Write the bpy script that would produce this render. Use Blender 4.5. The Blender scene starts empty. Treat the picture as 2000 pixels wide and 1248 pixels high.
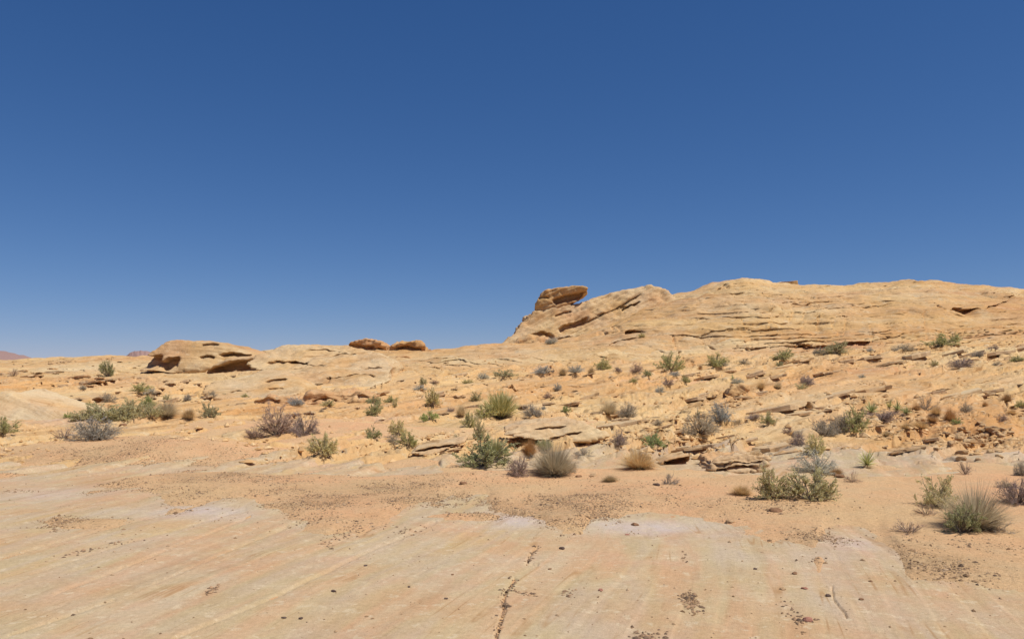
import bpy, math
import numpy as np
from mathutils import Vector, Matrix

# ------------------------------------------------------------------ camera, sky, sun, exposure
SC = bpy.context.scene
F, VH, EYE = 1570.0, 715.0, 1.7            # focal length and horizon row (2000 px wide frame), eye height
cam_d = bpy.data.cameras.new('camera'); cam = bpy.data.objects.new('camera', cam_d)
SC.collection.objects.link(cam); SC.camera = cam
cam.location = (0, 0, EYE); cam.rotation_euler = (math.radians(90), 0, 0)
cam_d.sensor_width = 36.0; cam_d.lens = 36.0 * F / 2000.0
cam_d.shift_y = (VH - 624.0) / 2000.0
cam_d.clip_start = 0.05; cam_d.clip_end = 20000

SUN_EL, SUN_AZ = math.radians(61), math.radians(112)     # azimuth clockwise from +Y
world = bpy.data.worlds.new('World'); SC.world = world; world.use_nodes = True
wn = world.node_tree.nodes; wl = world.node_tree.links
sky = wn.new('ShaderNodeTexSky'); sky.sky_type = 'NISHITA'; sky.sun_disc = False
sky.sun_elevation = SUN_EL; sky.sun_rotation = SUN_AZ
sky.altitude = 1200; sky.air_density = 0.7; sky.dust_density = 0.0; sky.ozone_density = 1.0
bg = wn['Background']; bg.inputs['Strength'].default_value = 0.080
# even grade of the whole sky: deeper blue overhead, clear blue at the horizon
srgb = wn.new('ShaderNodeSeparateColor'); crgb = wn.new('ShaderNodeCombineColor'); wl.new(sky.outputs['Color'], srgb.inputs[0])
for i, (a, g) in enumerate(((0.68, 1.14), (0.60, 0.853), (0.756, 0.69))):
    p = wn.new('ShaderNodeMath'); p.operation = 'POWER'; p.inputs[1].default_value = g
    m = wn.new('ShaderNodeMath'); m.operation = 'MULTIPLY'; m.inputs[1].default_value = a * 0.075 ** (g - 1)
    wl.new(srgb.outputs[i], p.inputs[0]); wl.new(p.outputs[0], m.inputs[0]); wl.new(m.outputs[0], crgb.inputs[i])
wl.new(crgb.outputs[0], bg.inputs['Color'])
sun_d = bpy.data.lights.new('sun', 'SUN'); sun_d.energy = 4.65; sun_d.angle = math.radians(0.53)
sun_d.color = (1.0, 0.95, 0.87)
sun = bpy.data.objects.new('sun', sun_d); SC.collection.objects.link(sun)
sd = Vector((math.sin(SUN_AZ) * math.cos(SUN_EL), math.cos(SUN_AZ) * math.cos(SUN_EL), math.sin(SUN_EL)))
sun.rotation_euler = sd.to_track_quat('Z', 'Y').to_euler()
SC.view_settings.view_transform = 'Standard'; SC.view_settings.look = 'None'
SC.view_settings.exposure = 0.0; SC.view_settings.gamma = 1.0; SC.view_settings.use_curve_mapping = False
SC.render.engine = 'CYCLES'
SC.cycles.max_bounces = 8; SC.cycles.diffuse_bounces = 6

COL = SC.collection
rng = np.random.default_rng(11)
f32 = np.float32

# ------------------------------------------------------------------ numpy helpers
_perm = np.random.default_rng(3).permutation(256).astype(np.int32)
_perm = np.concatenate([_perm, _perm, _perm])
_g3 = np.random.default_rng(4).normal(size=(256, 3)).astype(f32)
_g3 /= np.linalg.norm(_g3, axis=1)[:, None]

def noise3(x, y, z):
    x, y, z = np.broadcast_arrays(np.asarray(x, f32), np.asarray(y, f32), np.asarray(z, f32))
    xi = np.floor(x); yi = np.floor(y); zi = np.floor(z)
    fx = x - xi; fy = y - yi; fz = z - zi
    X = xi.astype(np.int32) & 255; Y = yi.astype(np.int32) & 255; Z = zi.astype(np.int32) & 255
    u = fx * fx * fx * (fx * (fx * 6 - 15) + 10)
    v = fy * fy * fy * (fy * (fy * 6 - 15) + 10)
    w = fz * fz * fz * (fz * (fz * 6 - 15) + 10)
    out = np.zeros(x.shape, f32)
    for a in (0, 1):
        wa = u if a else 1 - u
        pa = _perm[X + a]
        for b in (0, 1):
            wb = v if b else 1 - v
            pb = _perm[pa + ((Y + b) & 255)]
            for c in (0, 1):
                wc = w if c else 1 - w
                g = _g3[_perm[pb + ((Z + c) & 255)]]
                out += wa * wb * wc * (g[..., 0] * (fx - a) + g[..., 1] * (fy - b) + g[..., 2] * (fz - c))
    return out * 1.6

def fbm(x, y, z=0.0, octv=3, gain=0.5):
    s = 0; a = 1.0; k = 1.0
    for i in range(octv):
        s = s + a * noise3(x * k + 17.3 * i, y * k - 9.1 * i, np.asarray(z) * k + 5.7 * i); a *= gain; k *= 2.03
    return s

def sstep(a, b, x):
    t = np.clip((x - a) / (b - a), 0, 1); return t * t * (3 - 2 * t)

def cells(x, y):
    """jittered cell noise: nearest distance gap (F2-F1) and a random value of the nearest cell"""
    x = np.asarray(x, f32); y = np.asarray(y, f32)
    xi = np.floor(x).astype(np.int32); yi = np.floor(y).astype(np.int32)
    d1 = np.full(x.shape, 9, f32); d2 = np.full(x.shape, 9, f32); cid = np.zeros(x.shape, np.int32)
    ox = np.zeros(x.shape, f32); oy = np.zeros(x.shape, f32)
    for a in (-1, 0, 1):
        for b in (-1, 0, 1):
            h = _perm[_perm[(xi + a) & 255] + ((yi + b) & 255)]
            px = xi + a + (h & 15) / 16.0 * 0.9; py = yi + b + (h >> 4) / 16.0 * 0.9
            d = np.hypot(px - x, py - y).astype(f32)
            n = d < d1
            d2 = np.where(n, d1, np.minimum(d2, d)); cid = np.where(n, h, cid); ox = np.where(n, x - px, ox); oy = np.where(n, y - py, oy); d1 = np.where(n, d, d1)
    return d2 - d1, _perm[cid + 97].astype(f32) / 255.0, ox, oy, _perm[cid + 31].astype(f32) / 255.0

def spline_w(nodes, q):
    """natural cubic spline weights: value(q) = W @ values(nodes)"""
    n = len(nodes); h = np.diff(nodes); A = np.zeros((n, n)); R = np.zeros((n, n))
    A[0, 0] = A[-1, -1] = 1
    for i in range(1, n - 1):
        A[i, i - 1] = h[i - 1]; A[i, i] = 2 * (h[i - 1] + h[i]); A[i, i + 1] = h[i]
        R[i, i - 1] += 6 / h[i - 1]; R[i, i] -= 6 / h[i - 1] + 6 / h[i]; R[i, i + 1] += 6 / h[i]
    Mx = np.linalg.solve(A, R)
    q = np.clip(q, nodes[0], nodes[-1]); k = np.clip(np.searchsorted(nodes, q) - 1, 0, n - 2)
    hk = h[k]; a = (nodes[k + 1] - q) / hk; b = (q - nodes[k]) / hk
    I = np.eye(n)
    return (a[:, None] * I[k] + b[:, None] * I[k + 1] +
            ((a ** 3 - a)[:, None] * Mx[k] + (b ** 3 - b)[:, None] * Mx[k + 1]) * (hk ** 2)[:, None] / 6)

def mesh_from(name, co, quads=None, tris=None, smooth=True):
    me = bpy.data.meshes.new(name)
    co = np.ascontiguousarray(co, f32)
    nq = 0 if quads is None else len(quads); nt = 0 if tris is None else len(tris)
    me.vertices.add(len(co)); me.vertices.foreach_set('co', co.ravel())
    loops = []
    if nq: loops.append(np.asarray(quads, np.int32).ravel())
    if nt: loops.append(np.asarray(tris, np.int32).ravel())
    loops = np.concatenate(loops)
    me.loops.add(len(loops)); me.loops.foreach_set('vertex_index', loops)
    st = np.concatenate([np.arange(nq, dtype=np.int32) * 4, nq * 4 + np.arange(nt, dtype=np.int32) * 3])
    me.polygons.add(nq + nt); me.polygons.foreach_set('loop_start', st)
    me.polygons.foreach_set('use_smooth', np.full(nq + nt, smooth))
    me.update(calc_edges=True)
    return me

def add_attr(me, name, vals):
    a = me.attributes.new(name, 'FLOAT', 'POINT'); a.data.foreach_set('value', np.ascontiguousarray(vals, f32))

def link(name, data, parent=None, mat=None):
    o = bpy.data.objects.new(name, data); COL.objects.link(o)
    if parent is not None: o.parent = parent
    if mat is not None and data is not None and not data.materials: data.materials.append(mat)
    return o

def tag(o, label, cat, group=None):
    o['label'] = label; o['category'] = cat
    if group: o['group'] = group
    return o

def pos(u, v, d):
    return np.array([(u - 1000.0) / F * d, d, EYE + (VH - v) / F * d])

# ------------------------------------------------------------------ materials
class NT:
    def __init__(s, name):
        s.m = bpy.data.materials.new(name); s.m.use_nodes = True
        s.t = s.m.node_tree; s.b = s.t.nodes['Principled BSDF']
        s.b.inputs['Roughness'].default_value = 0.92
        s.b.inputs['Specular IOR Level'].default_value = 0.15
    def n(s, typ, **kw):
        o = s.t.nodes.new(typ)
        for k, v in kw.items(): setattr(o, k, v)
        return o
    def put(s, sock, v):
        if isinstance(v, bpy.types.NodeSocket): s.t.links.new(v, sock)
        elif v is not None: sock.default_value = v
    def math(s, op, a, b=None, clamp=False):
        o = s.n('ShaderNodeMath', operation=op, use_clamp=clamp); s.put(o.inputs[0], a)
        if b is not None: s.put(o.inputs[1], b)
        return o.outputs[0]
    def comb(s, x, y, z):
        o = s.n('ShaderNodeCombineXYZ'); s.put(o.inputs[0], x); s.put(o.inputs[1], y); s.put(o.inputs[2], z); return o.outputs[0]
    def noise(s, vec, scale=1.0, detail=2.0, rough=0.5):
        o = s.n('ShaderNodeTexNoise'); s.put(o.inputs['Vector'], vec)
        o.inputs['Scale'].default_value = scale; o.inputs['Detail'].default_value = detail; o.inputs['Roughness'].default_value = rough
        return o.outputs['Fac']
    def ramp(s, fac, stops, interp='LINEAR'):
        o = s.n('ShaderNodeValToRGB'); s.put(o.inputs[0], fac); r = o.color_ramp; r.interpolation = interp
        while len(r.elements) < len(stops): r.elements.new(0.5)
        for e, (p, c) in zip(r.elements, stops):
            e.position = p; e.color = (c, c, c, 1) if not hasattr(c, '__len__') else (*c, 1)
        return o.outputs[0]
    def mix(s, fac, a, b, blend='MIX'):
        o = s.n('ShaderNodeMix', data_type='RGBA', blend_type=blend); s.put(o.inputs[0], fac)
        for k, v in ((6, a), (7, b)):
            if isinstance(v, tuple): v = (*v, 1) if len(v) == 3 else v
            s.put(o.inputs[k], v)
        return o.outputs[2]
    def attr(s, name):
        return s.n('ShaderNodeAttribute', attribute_name=name).outputs['Fac']
    def bump(s, h, strength, dist):
        o = s.n('ShaderNodeBump'); o.inputs['Strength'].default_value = strength; o.inputs['Distance'].default_value = dist
        s.put(o.inputs['Height'], h); return o
    def done(s, col, nrm=None):
        s.put(s.b.inputs['Base Color'], col)
        if nrm is not None: s.put(s.b.inputs['Normal'], nrm)
        return s.m

def rock_material(name, dark, mid, pale, fine, local=False, bumpd=0.03, linef=1.0, mott=1.0, stripe=1.0, grain=1.0, thinf=16, bands=False):
    k = NT(name)
    bed = k.attr('bed'); red = k.attr('red'); lil = k.attr('lilac'); bl = k.attr('bleach')
    if local:
        P = k.n('ShaderNodeTexCoord').outputs['Object']
        rnd = k.n('ShaderNodeObjectInfo').outputs['Random']
        bed = k.math('ADD', bed, k.math('MULTIPLY', rnd, 37.0))
    else:
        P = k.n('ShaderNodeNewGeometry').outputs['Position']
    sp = k.n('ShaderNodeSeparateXYZ'); k.put(sp.inputs[0], P)
    def bv(fb, fxy):
        return k.comb(k.math('MULTIPLY', bed, fb), k.math('MULTIPLY', sp.outputs[0], fxy), k.math('MULTIPLY', sp.outputs[1], fxy))
    nc = k.noise(bv(0.8 * fine, 0.05 * fine), 1, 3, 0.55)
    nf = k.noise(bv(7 * fine, 0.16 * fine), 1, 4, 0.6)
    nl = k.noise(bv(26 * fine, 0.45 * fine), 1, 3, 0.6)
    col = k.ramp(nc, [(0.30, dark), (0.5, mid), (0.68, pale)])
    if bands:
        nbd = k.noise(bv(3.2 * fine, 0.09 * fine), 1, 3, 0.55)
        bc = k.ramp(nbd, [(0.28, (0.53, 0.43, 0.29)), (0.38, (0.55, 0.34, 0.20)), (0.46, (0.49, 0.385, 0.225)), (0.54, (0.48, 0.385, 0.285)), (0.62, (0.52, 0.38, 0.19)), (0.72, (0.565, 0.345, 0.21))])
        col = k.mix(0.6, col, bc)
        col = k.mix(k.ramp(k.noise(P, 0.55, 4, 0.65), [(0.50, 0), (0.60, 0.3)]), col, (0.51, 0.415, 0.335))
        col = k.mix(k.ramp(k.noise(P, 0.8, 5, 0.65), [(0.54, 0), (0.66, 0.6)]), col, (0.545, 0.335, 0.215))
    col = k.mix(k.math('MULTIPLY', red, 0.8), col, (0.50, 0.245, 0.125))
    col = k.mix(k.math('MULTIPLY', lil, 0.9), col, (0.52, 0.445, 0.415))
    col = k.mix(k.math('MULTIPLY', bl, 0.7), col, (0.60, 0.50, 0.345))
    # broad weathering patches
    nb = k.noise(P, 0.35 * fine, 4, 0.6)
    col = k.mix(k.ramp(nb, [(0.45, 0), (0.75, 0.55)]), col, (0.53, 0.305, 0.165))
    nb2 = k.noise(P, 1.3 * fine, 5, 0.65)
    col = k.mix(k.ramp(nb2, [(0.52, 0), (0.72, 0.5)]), col, (0.58, 0.475, 0.315))
    nb3 = k.noise(P, 3.1 * fine, 5, 0.7)
    col = k.mix(k.ramp(nb3, [(0.575, 0), (0.625, 0.36 * mott)]), col, (0.60, 0.49, 0.34))
    nb4 = k.noise(P, 0.8 * fine, 4, 0.6)
    col = k.mix(k.ramp(nb4, [(0.56, 0), (0.74, 0.35 * mott)]), col, (0.45, 0.35, 0.245))
    # thin bed stripes
    col = k.mix(stripe, col, k.ramp(nf, [(0.28, (0.80, 0.74, 0.66)), (0.45, (1, 1, 1)), (0.7, (1.08, 1.09, 1.10))]), 'MULTIPLY')
    col = k.mix(0.8 * linef, col, k.ramp(nl, [(0.30, (0.60, 0.50, 0.40)), (0.40, (1, 1, 1))]), 'MULTIPLY')
    # mottling, flecks and grain
    nm = k.noise(P, 9 * fine, 6, 0.7)
    col = k.mix(1.0, col, k.ramp(nm, [(0.25, (0.83, 0.80, 0.76)), (0.5, (1, 1, 1)), (0.75, (1.12, 1.13, 1.14))]), 'MULTIPLY')
    ng = k.noise(P, 55 * fine, 4, 0.8)
    col = k.mix(1.0, col, k.ramp(ng, [(0.3, (1 - .12 * grain,) * 3), (0.7, (1 + .1 * grain,) * 3)]), 'MULTIPLY')
    ndk = k.noise(bv(thinf * fine, 0.012 * thinf * fine), 1, 2, 0.5)
    thin = k.math('MULTIPLY', k.ramp(ndk, [(0.485, 0), (0.50, 1), (0.515, 0)]), k.ramp(k.noise(P, 0.5 * fine, 3, 0.6), [(0.50, 0), (0.62, 0.7)]))
    col = k.mix(thin, col, (0.36, 0.20, 0.085))
    col = k.mix(1.0, col, (1.0, 0.985, 0.93), 'MULTIPLY')
    h = k.math('ADD', k.math('MULTIPLY', nf, 0.55), k.math('MULTIPLY', nl, 0.25))
    h = k.math('ADD', h, k.math('MULTIPLY', nm, 0.45))
    h = k.math('ADD', h, k.math('MULTIPLY', ng, 0.15))
    return k.done(col, k.bump(h, 1.0, bumpd).outputs[0])

MAT = {}
MAT['slick'] = rock_material('foreground_slickrock', (0.46, 0.295, 0.165), (0.495, 0.36, 0.215), (0.52, 0.415, 0.265), 2.4, bumpd=0.016, linef=0.25, mott=1.7, stripe=0.45, grain=1.7, thinf=6, bands=True)
MAT['slope'] = rock_material('slope_sandstone', (0.56, 0.305, 0.125), (0.60, 0.395, 0.19), (0.65, 0.49, 0.28), 1.0, bumpd=0.055, mott=1.2)
MAT['hill'] = rock_material('hill_sandstone', (0.54, 0.295, 0.115), (0.60, 0.39, 0.18), (0.66, 0.49, 0.28), 0.6, bumpd=0.11, linef=1.0, mott=1.2)
MAT['outcrop'] = rock_material('outcrop_sandstone', (0.47, 0.26, 0.10), (0.56, 0.355, 0.16), (0.61, 0.445, 0.245), 0.7, bumpd=0.08)
MAT['slab'] = rock_material('slab_sandstone', (0.53, 0.30, 0.13), (0.59, 0.385, 0.185), (0.63, 0.46, 0.26), 1.6, local=True, bumpd=0.025)
MAT['brown'] = rock_material('brown_boulder', (0.44, 0.245, 0.095), (0.51, 0.305, 0.13), (0.55, 0.365, 0.18), 0.8, bumpd=0.06)

def sand_material():
    k = NT('orange_sand'); P = k.n('ShaderNodeNewGeometry').outputs['Position']
    n1 = k.noise(P, 0.35, 4, 0.6); n2 = k.noise(P, 2.6, 6, 0.7); n3 = k.noise(P, 30, 5, 0.8)
    grv = k.attr('gravelly')
    col = k.ramp(n1, [(0.35, (0.70, 0.39, 0.20)), (0.62, (0.64, 0.42, 0.215))])
    col = k.mix(k.ramp(n2, [(0.42, 0), (0.7, 0.6)]), col, (0.60, 0.425, 0.24))
    col = k.mix(k.ramp(k.noise(P, 1.1, 5, 0.7), [(0.5, 0), (0.72, 0.5)]), col, (0.60, 0.35, 0.17))
    spk = k.noise(P, 17, 5, 0.85)
    dk = k.math('MULTIPLY', k.ramp(spk, [(0.53, 0), (0.62, 1)]), k.math('ADD', k.math('MULTIPLY', grv, 0.75), 0.12))
    col = k.mix(dk, col, (0.30, 0.185, 0.085))
    lt = k.math('MULTIPLY', k.ramp(spk, [(0.36, 1), (0.45, 0)]), k.math('ADD', k.math('MULTIPLY', grv, 0.6), 0.1))
    col = k.mix(lt, col, (0.64, 0.47, 0.28))
    col = k.mix(1.0, col, k.ramp(n3, [(0.28, (0.74, 0.71, 0.68)), (0.5, (1, 1, 1)), (0.72, (1.16, 1.16, 1.16))]), 'MULTIPLY')
    h = k.math('ADD', k.math('MULTIPLY', n2, 1.2), k.math('MULTIPLY', n3, 0.5))
    h = k.math('ADD', h, k.math('MULTIPLY', k.math('MULTIPLY', spk, grv), 0.9))
    return k.done(col, k.bump(h, 1.0, 0.04).outputs[0])
MAT['sand'] = sand_material()

def leafy(name, a, b, c, trans=0.42, rough=0.75, gain=2.3):
    a, b, c = (tuple(min(.75, q * gain) for q in w) for w in (a, b, c))
    k = NT(name); k.b.inputs['Roughness'].default_value = rough
    r = k.n('ShaderNodeNewGeometry').outputs['Random Per Island']
    o = k.n('ShaderNodeObjectInfo').outputs['Random']
    col = k.ramp(r, [(0.0, a), (0.5, b), (1.0, c)])
    col = k.mix(1.0, col, k.ramp(o, [(0, (0.82, 0.84, 0.9)), (1, (1.15, 1.1, 1.0))]), 'MULTIPLY')
    k.put(k.b.inputs['Base Color'], col)
    if trans:
        t = k.n('ShaderNodeBsdfTranslucent'); k.put(t.inputs[0], col)
        m = k.n('ShaderNodeMixShader'); m.inputs[0].default_value = trans
        k.t.links.new(k.b.outputs[0], m.inputs[1]); k.t.links.new(t.outputs[0], m.inputs[2])
        k.t.links.new(m.outputs[0], k.t.nodes['Material Output'].inputs[0])
    return k.m
MAT['leaf_green'] = leafy('green_leaves', (0.13, 0.135, 0.05), (0.225, 0.22, 0.10), (0.33, 0.31, 0.165))
MAT['leaf_olive'] = leafy('olive_leaves', (0.18, 0.155, 0.065), (0.30, 0.26, 0.13), (0.40, 0.35, 0.20))
MAT['leaf_bright'] = leafy('bright_green_leaves', (0.12, 0.15, 0.05), (0.20, 0.23, 0.09), (0.30, 0.31, 0.14))
MAT['leaf_grey'] = leafy('grey_leaves', (0.15, 0.135, 0.10), (0.235, 0.21, 0.165), (0.32, 0.29, 0.235))
MAT['leaf_blue'] = leafy('bluish_grey_leaves', (0.16, 0.165, 0.145), (0.25, 0.25, 0.22), (0.34, 0.335, 0.295))
MAT['leaf_purple'] = leafy('purplish_grey_twigs', (0.15, 0.11, 0.085), (0.225, 0.17, 0.14), (0.31, 0.245, 0.205))
MAT['leaf_white'] = leafy('whitish_grey_twigs', (0.25, 0.225, 0.19), (0.36, 0.325, 0.28), (0.46, 0.425, 0.37), gain=1.2)
MAT['straw'] = leafy('straw_blades', (0.27, 0.17, 0.07), (0.40, 0.275, 0.135), (0.50, 0.37, 0.20), gain=1.65)
MAT['straw_grey'] = leafy('grey_straw_blades', (0.25, 0.19, 0.11), (0.36, 0.29, 0.18), (0.46, 0.38, 0.25), gain=1.75)
MAT['rust'] = leafy('rusty_straw_blades', (0.25, 0.13, 0.045), (0.37, 0.215, 0.085), (0.45, 0.28, 0.125), gain=1.5)
MAT['yucca'] = leafy('yucca_blades', (0.12, 0.135, 0.05), (0.19, 0.20, 0.08), (0.29, 0.285, 0.13), 0.15, 0.55)
MAT['ephedra'] = leafy('green_stems', (0.15, 0.145, 0.06), (0.24, 0.225, 0.11), (0.33, 0.30, 0.16), 0.15)
MAT['wood'] = leafy('grey_brown_stems', (0.10, 0.075, 0.055), (0.17, 0.13, 0.095), (0.27, 0.215, 0.16), 0, gain=1.4)
MAT['pebble'] = leafy('mixed_pebbles', (0.22, 0.13, 0.065), (0.42, 0.265, 0.135), (0.55, 0.38, 0.225), 0, 0.9, 1.0)
MAT['rubble'] = leafy('sandstone_chips', (0.40, 0.235, 0.105), (0.54, 0.345, 0.17), (0.62, 0.45, 0.26), 0, 0.9, 1.0)
MAT['pebble_dark'] = leafy('dark_pebbles', (0.10, 0.065, 0.04), (0.17, 0.11, 0.065), (0.33, 0.20, 0.105), 0, 0.85, 1.6)
def stone_material(name, c):
    k = NT(name); P = k.n('ShaderNodeTexCoord').outputs['Object']
    n = k.noise(P, 2.0, 5, 0.7)
    col = k.mix(1.0, c, k.ramp(n, [(0.3, (0.65, 0.62, 0.6)), (0.7, (1.25, 1.25, 1.25))]), 'MULTIPLY')
    return k.done(col, k.bump(n, 1.0, 0.01).outputs[0])
MAT['stone_dark'] = stone_material('dark_ironstone', (0.14, 0.095, 0.075))
MAT['stone_brown'] = stone_material('brown_stone', (0.27, 0.15, 0.08))
MAT['stone_tan'] = stone_material('tan_stone', (0.47, 0.31, 0.17))
MAT['stone_red'] = stone_material('red_stone', (0.40, 0.19, 0.13))
MAT['mountain'] = stone_material('hazed_red_rock', (0.33, 0.215, 0.19))  # dulled, greyed red: the haze of distance is mixed into the rock colour

# ------------------------------------------------------------------ terrain: surveyed heights on a fan of sections
def geo(a, b, n): return np.geomspace(a, b, n, endpoint=False)
Ud = np.arange(-150, 2151, 2.3)
side = np.geomspace(4, 6000, 34)
U = np.concatenate([(-150 - side)[::-1], Ud, Ud[-1] + side])
D = np.concatenate([geo(0.9, 4, 16), geo(4, 12, 230), geo(12, 35, 270), np.arange(35, 47, 0.10),
                    np.arange(47, 84, 0.13), geo(84, 200, 26), np.geomspace(200, 7000, 14)])
nU, nD = len(U), len(D)
UU, DD = np.meshgrid(U, D)
XX = (UU - 1000) / F * DD

un = np.array([-4000, -800, 0, 300, 600, 900, 1200, 1500, 1800, 2000, 2800, 7000.])
dn = np.array([0.5, 3, 8, 14, 20, 28, 36, 45.])
zt = np.array([
    [0] * 12, [0] * 12, [0] * 12,
    [0, 0, 0, 0, 0, 0, .04, .10, .12, .12, .1, .1],
    [.1, .1, .10, .10, .10, .12, .20, .35, .40, .40, .4, .4],
    [.4, .3, .20, .18, .22, .35, .60, .95, 1.1, 1.2, 1.2, 1.2],
    [.9, .7, .60, .55, .72, .90, 1.3, 1.6, 1.9, 2.1, 2.1, 2.1],
    [1.6, 1.3, 1.2, 1.25, 1.5, 1.8, 2.2, 2.5, 2.9, 3.1, 3.1, 3.0]])
Wd = spline_w(dn, D); Wu = spline_w(un, U)
ZB = Wd @ zt @ Wu.T
crest = np.array([
    (-6000, 700, 78), (-800, 694, 76), (0, 703, 70), (60, 701, 70), (130, 699, 70), (200, 695, 70), (260, 696, 68), (330, 697, 63),
    (400, 696, 59), (490, 692, 56), (530, 685, 55), (570, 680, 55), (610, 677, 55), (690, 678, 55), (760, 684, 55), (835, 686, 55),
    (865, 681, 56), (900, 677, 56), (940, 674, 57), (985, 672, 58), (1060, 668, 60), (1130, 655, 62), (1200, 630, 66),
    (1260, 600, 70), (1315, 580, 74), (1345, 571, 75), (1375, 563, 76), (1405, 554, 78), (1425, 548, 78), (1450, 545, 78),
    (1480, 548, 78), (1510, 556, 78), (1560, 560, 78), (1640, 562, 78), (1690, 560, 78), (1735, 557, 78), (1760, 553, 78), (1800, 551, 78),
    (1830, 553, 78), (1865, 560, 78), (1930, 564, 78), (2000, 573, 78), (2200, 590, 78), (2800, 640, 80), (8000, 690, 80)])
vc = np.interp(U, crest[:, 0], crest[:, 1]); dc = np.interp(U, crest[:, 0], crest[:, 2])
ker = np.hanning(23); ker /= ker.sum(); dc = np.convolve(np.pad(dc, 11, 'edge'), ker, 'valid')
zc = EYE + (VH - vc) / F * dc
z45 = ZB[np.searchsorted(D, 45)]
t = (DD - 45) / (dc - 45)[None, :]
big = sstep(1100, 1500, U)[None, :]
shape = np.where(t < 1, (1 - big) * (1 - (1 - np.clip(t, 0, 1)) ** 1.25) + big * (1 - (1 - np.clip(t, 0, 1)) ** 1.5), 1)
zh = z45 + (zc - z45)[None, :] * shape
over = np.clip(DD - dc[None, :], 0, None)
zh = zh - 0.10 * over - 0.006 * over ** 2
zh = np.maximum(zh, -4 + 0.0 * DD)
ZB = np.where(DD < 45, ZB, zh)
k9 = np.hanning(13); k9 /= k9.sum()
zz = np.pad(ZB, ((6, 6), (0, 0)), 'edge')
ZS = sum(k9[i] * zz[i:i + nD] for i in range(13))
wsm = sstep(36, 41, DD) * (1 - sstep(50, 53, DD))
ZB = ZB * (1 - wsm) + ZS * wsm
VB = VH - (ZB - EYE) / DD * F                      # row in which each survey point is seen
AZ = UU

X = XX.astype(f32); Y = DD.astype(f32)
mid = sstep(11, 16, DD); hill = sstep(40, 50, DD) ; near = 1 - mid
right = sstep(1150, 1400, UU); far = 1 - sstep(100, 130, DD)
# gentle undulation
ZB = ZB + far * (0.035 * fbm(X * .35, Y * .35, 1, 3) * sstep(5, 9, DD) + mid * 0.10 * fbm(X * .22, Y * .22, 2, 3)
                 + hill * (0.14 + 0.16 * right) * fbm(X * .25, Y * .25, 3, 3))
# bedding coordinate: dips to the left over most of the ground, nearly level in the hill
TG = 0.2 * (X - 0.2 * Y)
TH = right * (0.03 * X + 0.28 * np.clip(X - 40, 0, None) + 0.35 * fbm(X * .06, Y * .06, 8, 2)) + (1 - right) * (0.09 * X + 0.5 * fbm(X * .05, Y * .05, 9, 2))
BED = ZB - (1 - hill) * TG - hill * TH + 0.12 * fbm(X * .13, Y * .13, 4, 2)
BED = BED.astype(f32)
# ---- layered relief
def blobs(lst, nz=0.35):
    m = np.zeros(UU.shape, f32)
    for (u, v, ru, rv, a) in lst:
        m = np.maximum(m, a * np.exp(-(((UU - u) / ru) ** 2 + ((VB - v) / rv) ** 2)).astype(f32))
    return m
n_a = fbm(X * .5, Y * .5, 21, 3)
vis = (DD < 100)
# ledges across the middle slope
per = 0.24
b = BED / per + 0.9 * noise3(X * .16, Y * .3, BED * .5)
st = np.floor(b); fr = b - st
ter = (st + sstep(0.86, 1.0, fr) - b + 0.43) * per
rough_mid = mid * (1 - hill) * np.clip(0.75 + 1.2 * noise3(X * .25, Y * .35, 31), 0.12, 1) * (0.75 + 0.25 * sstep(750, 1250, UU))
smooth_zone = blobs([(1680, 765, 230, 20, .85), (1560, 800, 130, 14, .6), (1400, 765, 60, 14, .3), (1850, 745, 180, 14, .6), (620, 800, 200, 12, .5), (-40, 790, 150, 30, .8)])
rough_mid = rough_mid * (1 - smooth_zone)
gapc, rnd, ox1, oy1, rn2 = cells(X * 0.75 + 0.25 * n_a, Y * 1.0 + BED * 1.2 + 0.3 * n_a)
gapd, rnd3, ox2, oy2, rn4 = cells(X * 1.9 + 0.4 * n_a, Y * 2.6 + BED * 2.0 + 0.5 * n_a + 11)
lip = (0.055 * sstep(0.5, 0.86, fr) - 0.055 * (1 - sstep(0.0, 0.4, fr))) * (0.35 + 0.65 * sstep(900, 1350, UU))
DZ = rough_mid * (ter * 1.05 + (rnd - 0.5) * 0.13 - 0.09 * (1 - sstep(0.0, 0.08, gapc))
                  + 0.20 * ((rn2 - .5) * ox1 + (rnd - .5) * oy1 - .25 * oy1)
                  + (rnd3 - .5) * 0.05 + 0.10 * ((rn4 - .5) * ox2 + (rnd3 - .5) * oy2 - .3 * oy2) - 0.045 * (1 - sstep(0.0, 0.10, gapd)))
per2 = 0.11
b2 = BED / per2 + 0.6 * noise3(X * .4, Y * .6, BED)
DZ = DZ + rough_mid * ((np.floor(b2) + sstep(0.6, 1, b2 - np.floor(b2)) - b2 + 0.4) * per2) * 0.7
# low combed ridges of the foreground rock
fg = near * sstep(0.5, 3, DD)
b3 = BED / 0.055 + 0.8 * noise3(X * .5, Y * .18, 41)
f3 = b3 - np.floor(b3)
DZ = DZ + fg * (0.008 * (sstep(0.0, 0.12, f3) - f3) * np.clip(0.4 + 1.3 * noise3(X * .45, Y * .2, 44), 0, 1))
DZ = DZ + fg * 0.010 * fbm(X * 1.3, Y * 1.3, 45, 3)
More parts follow.
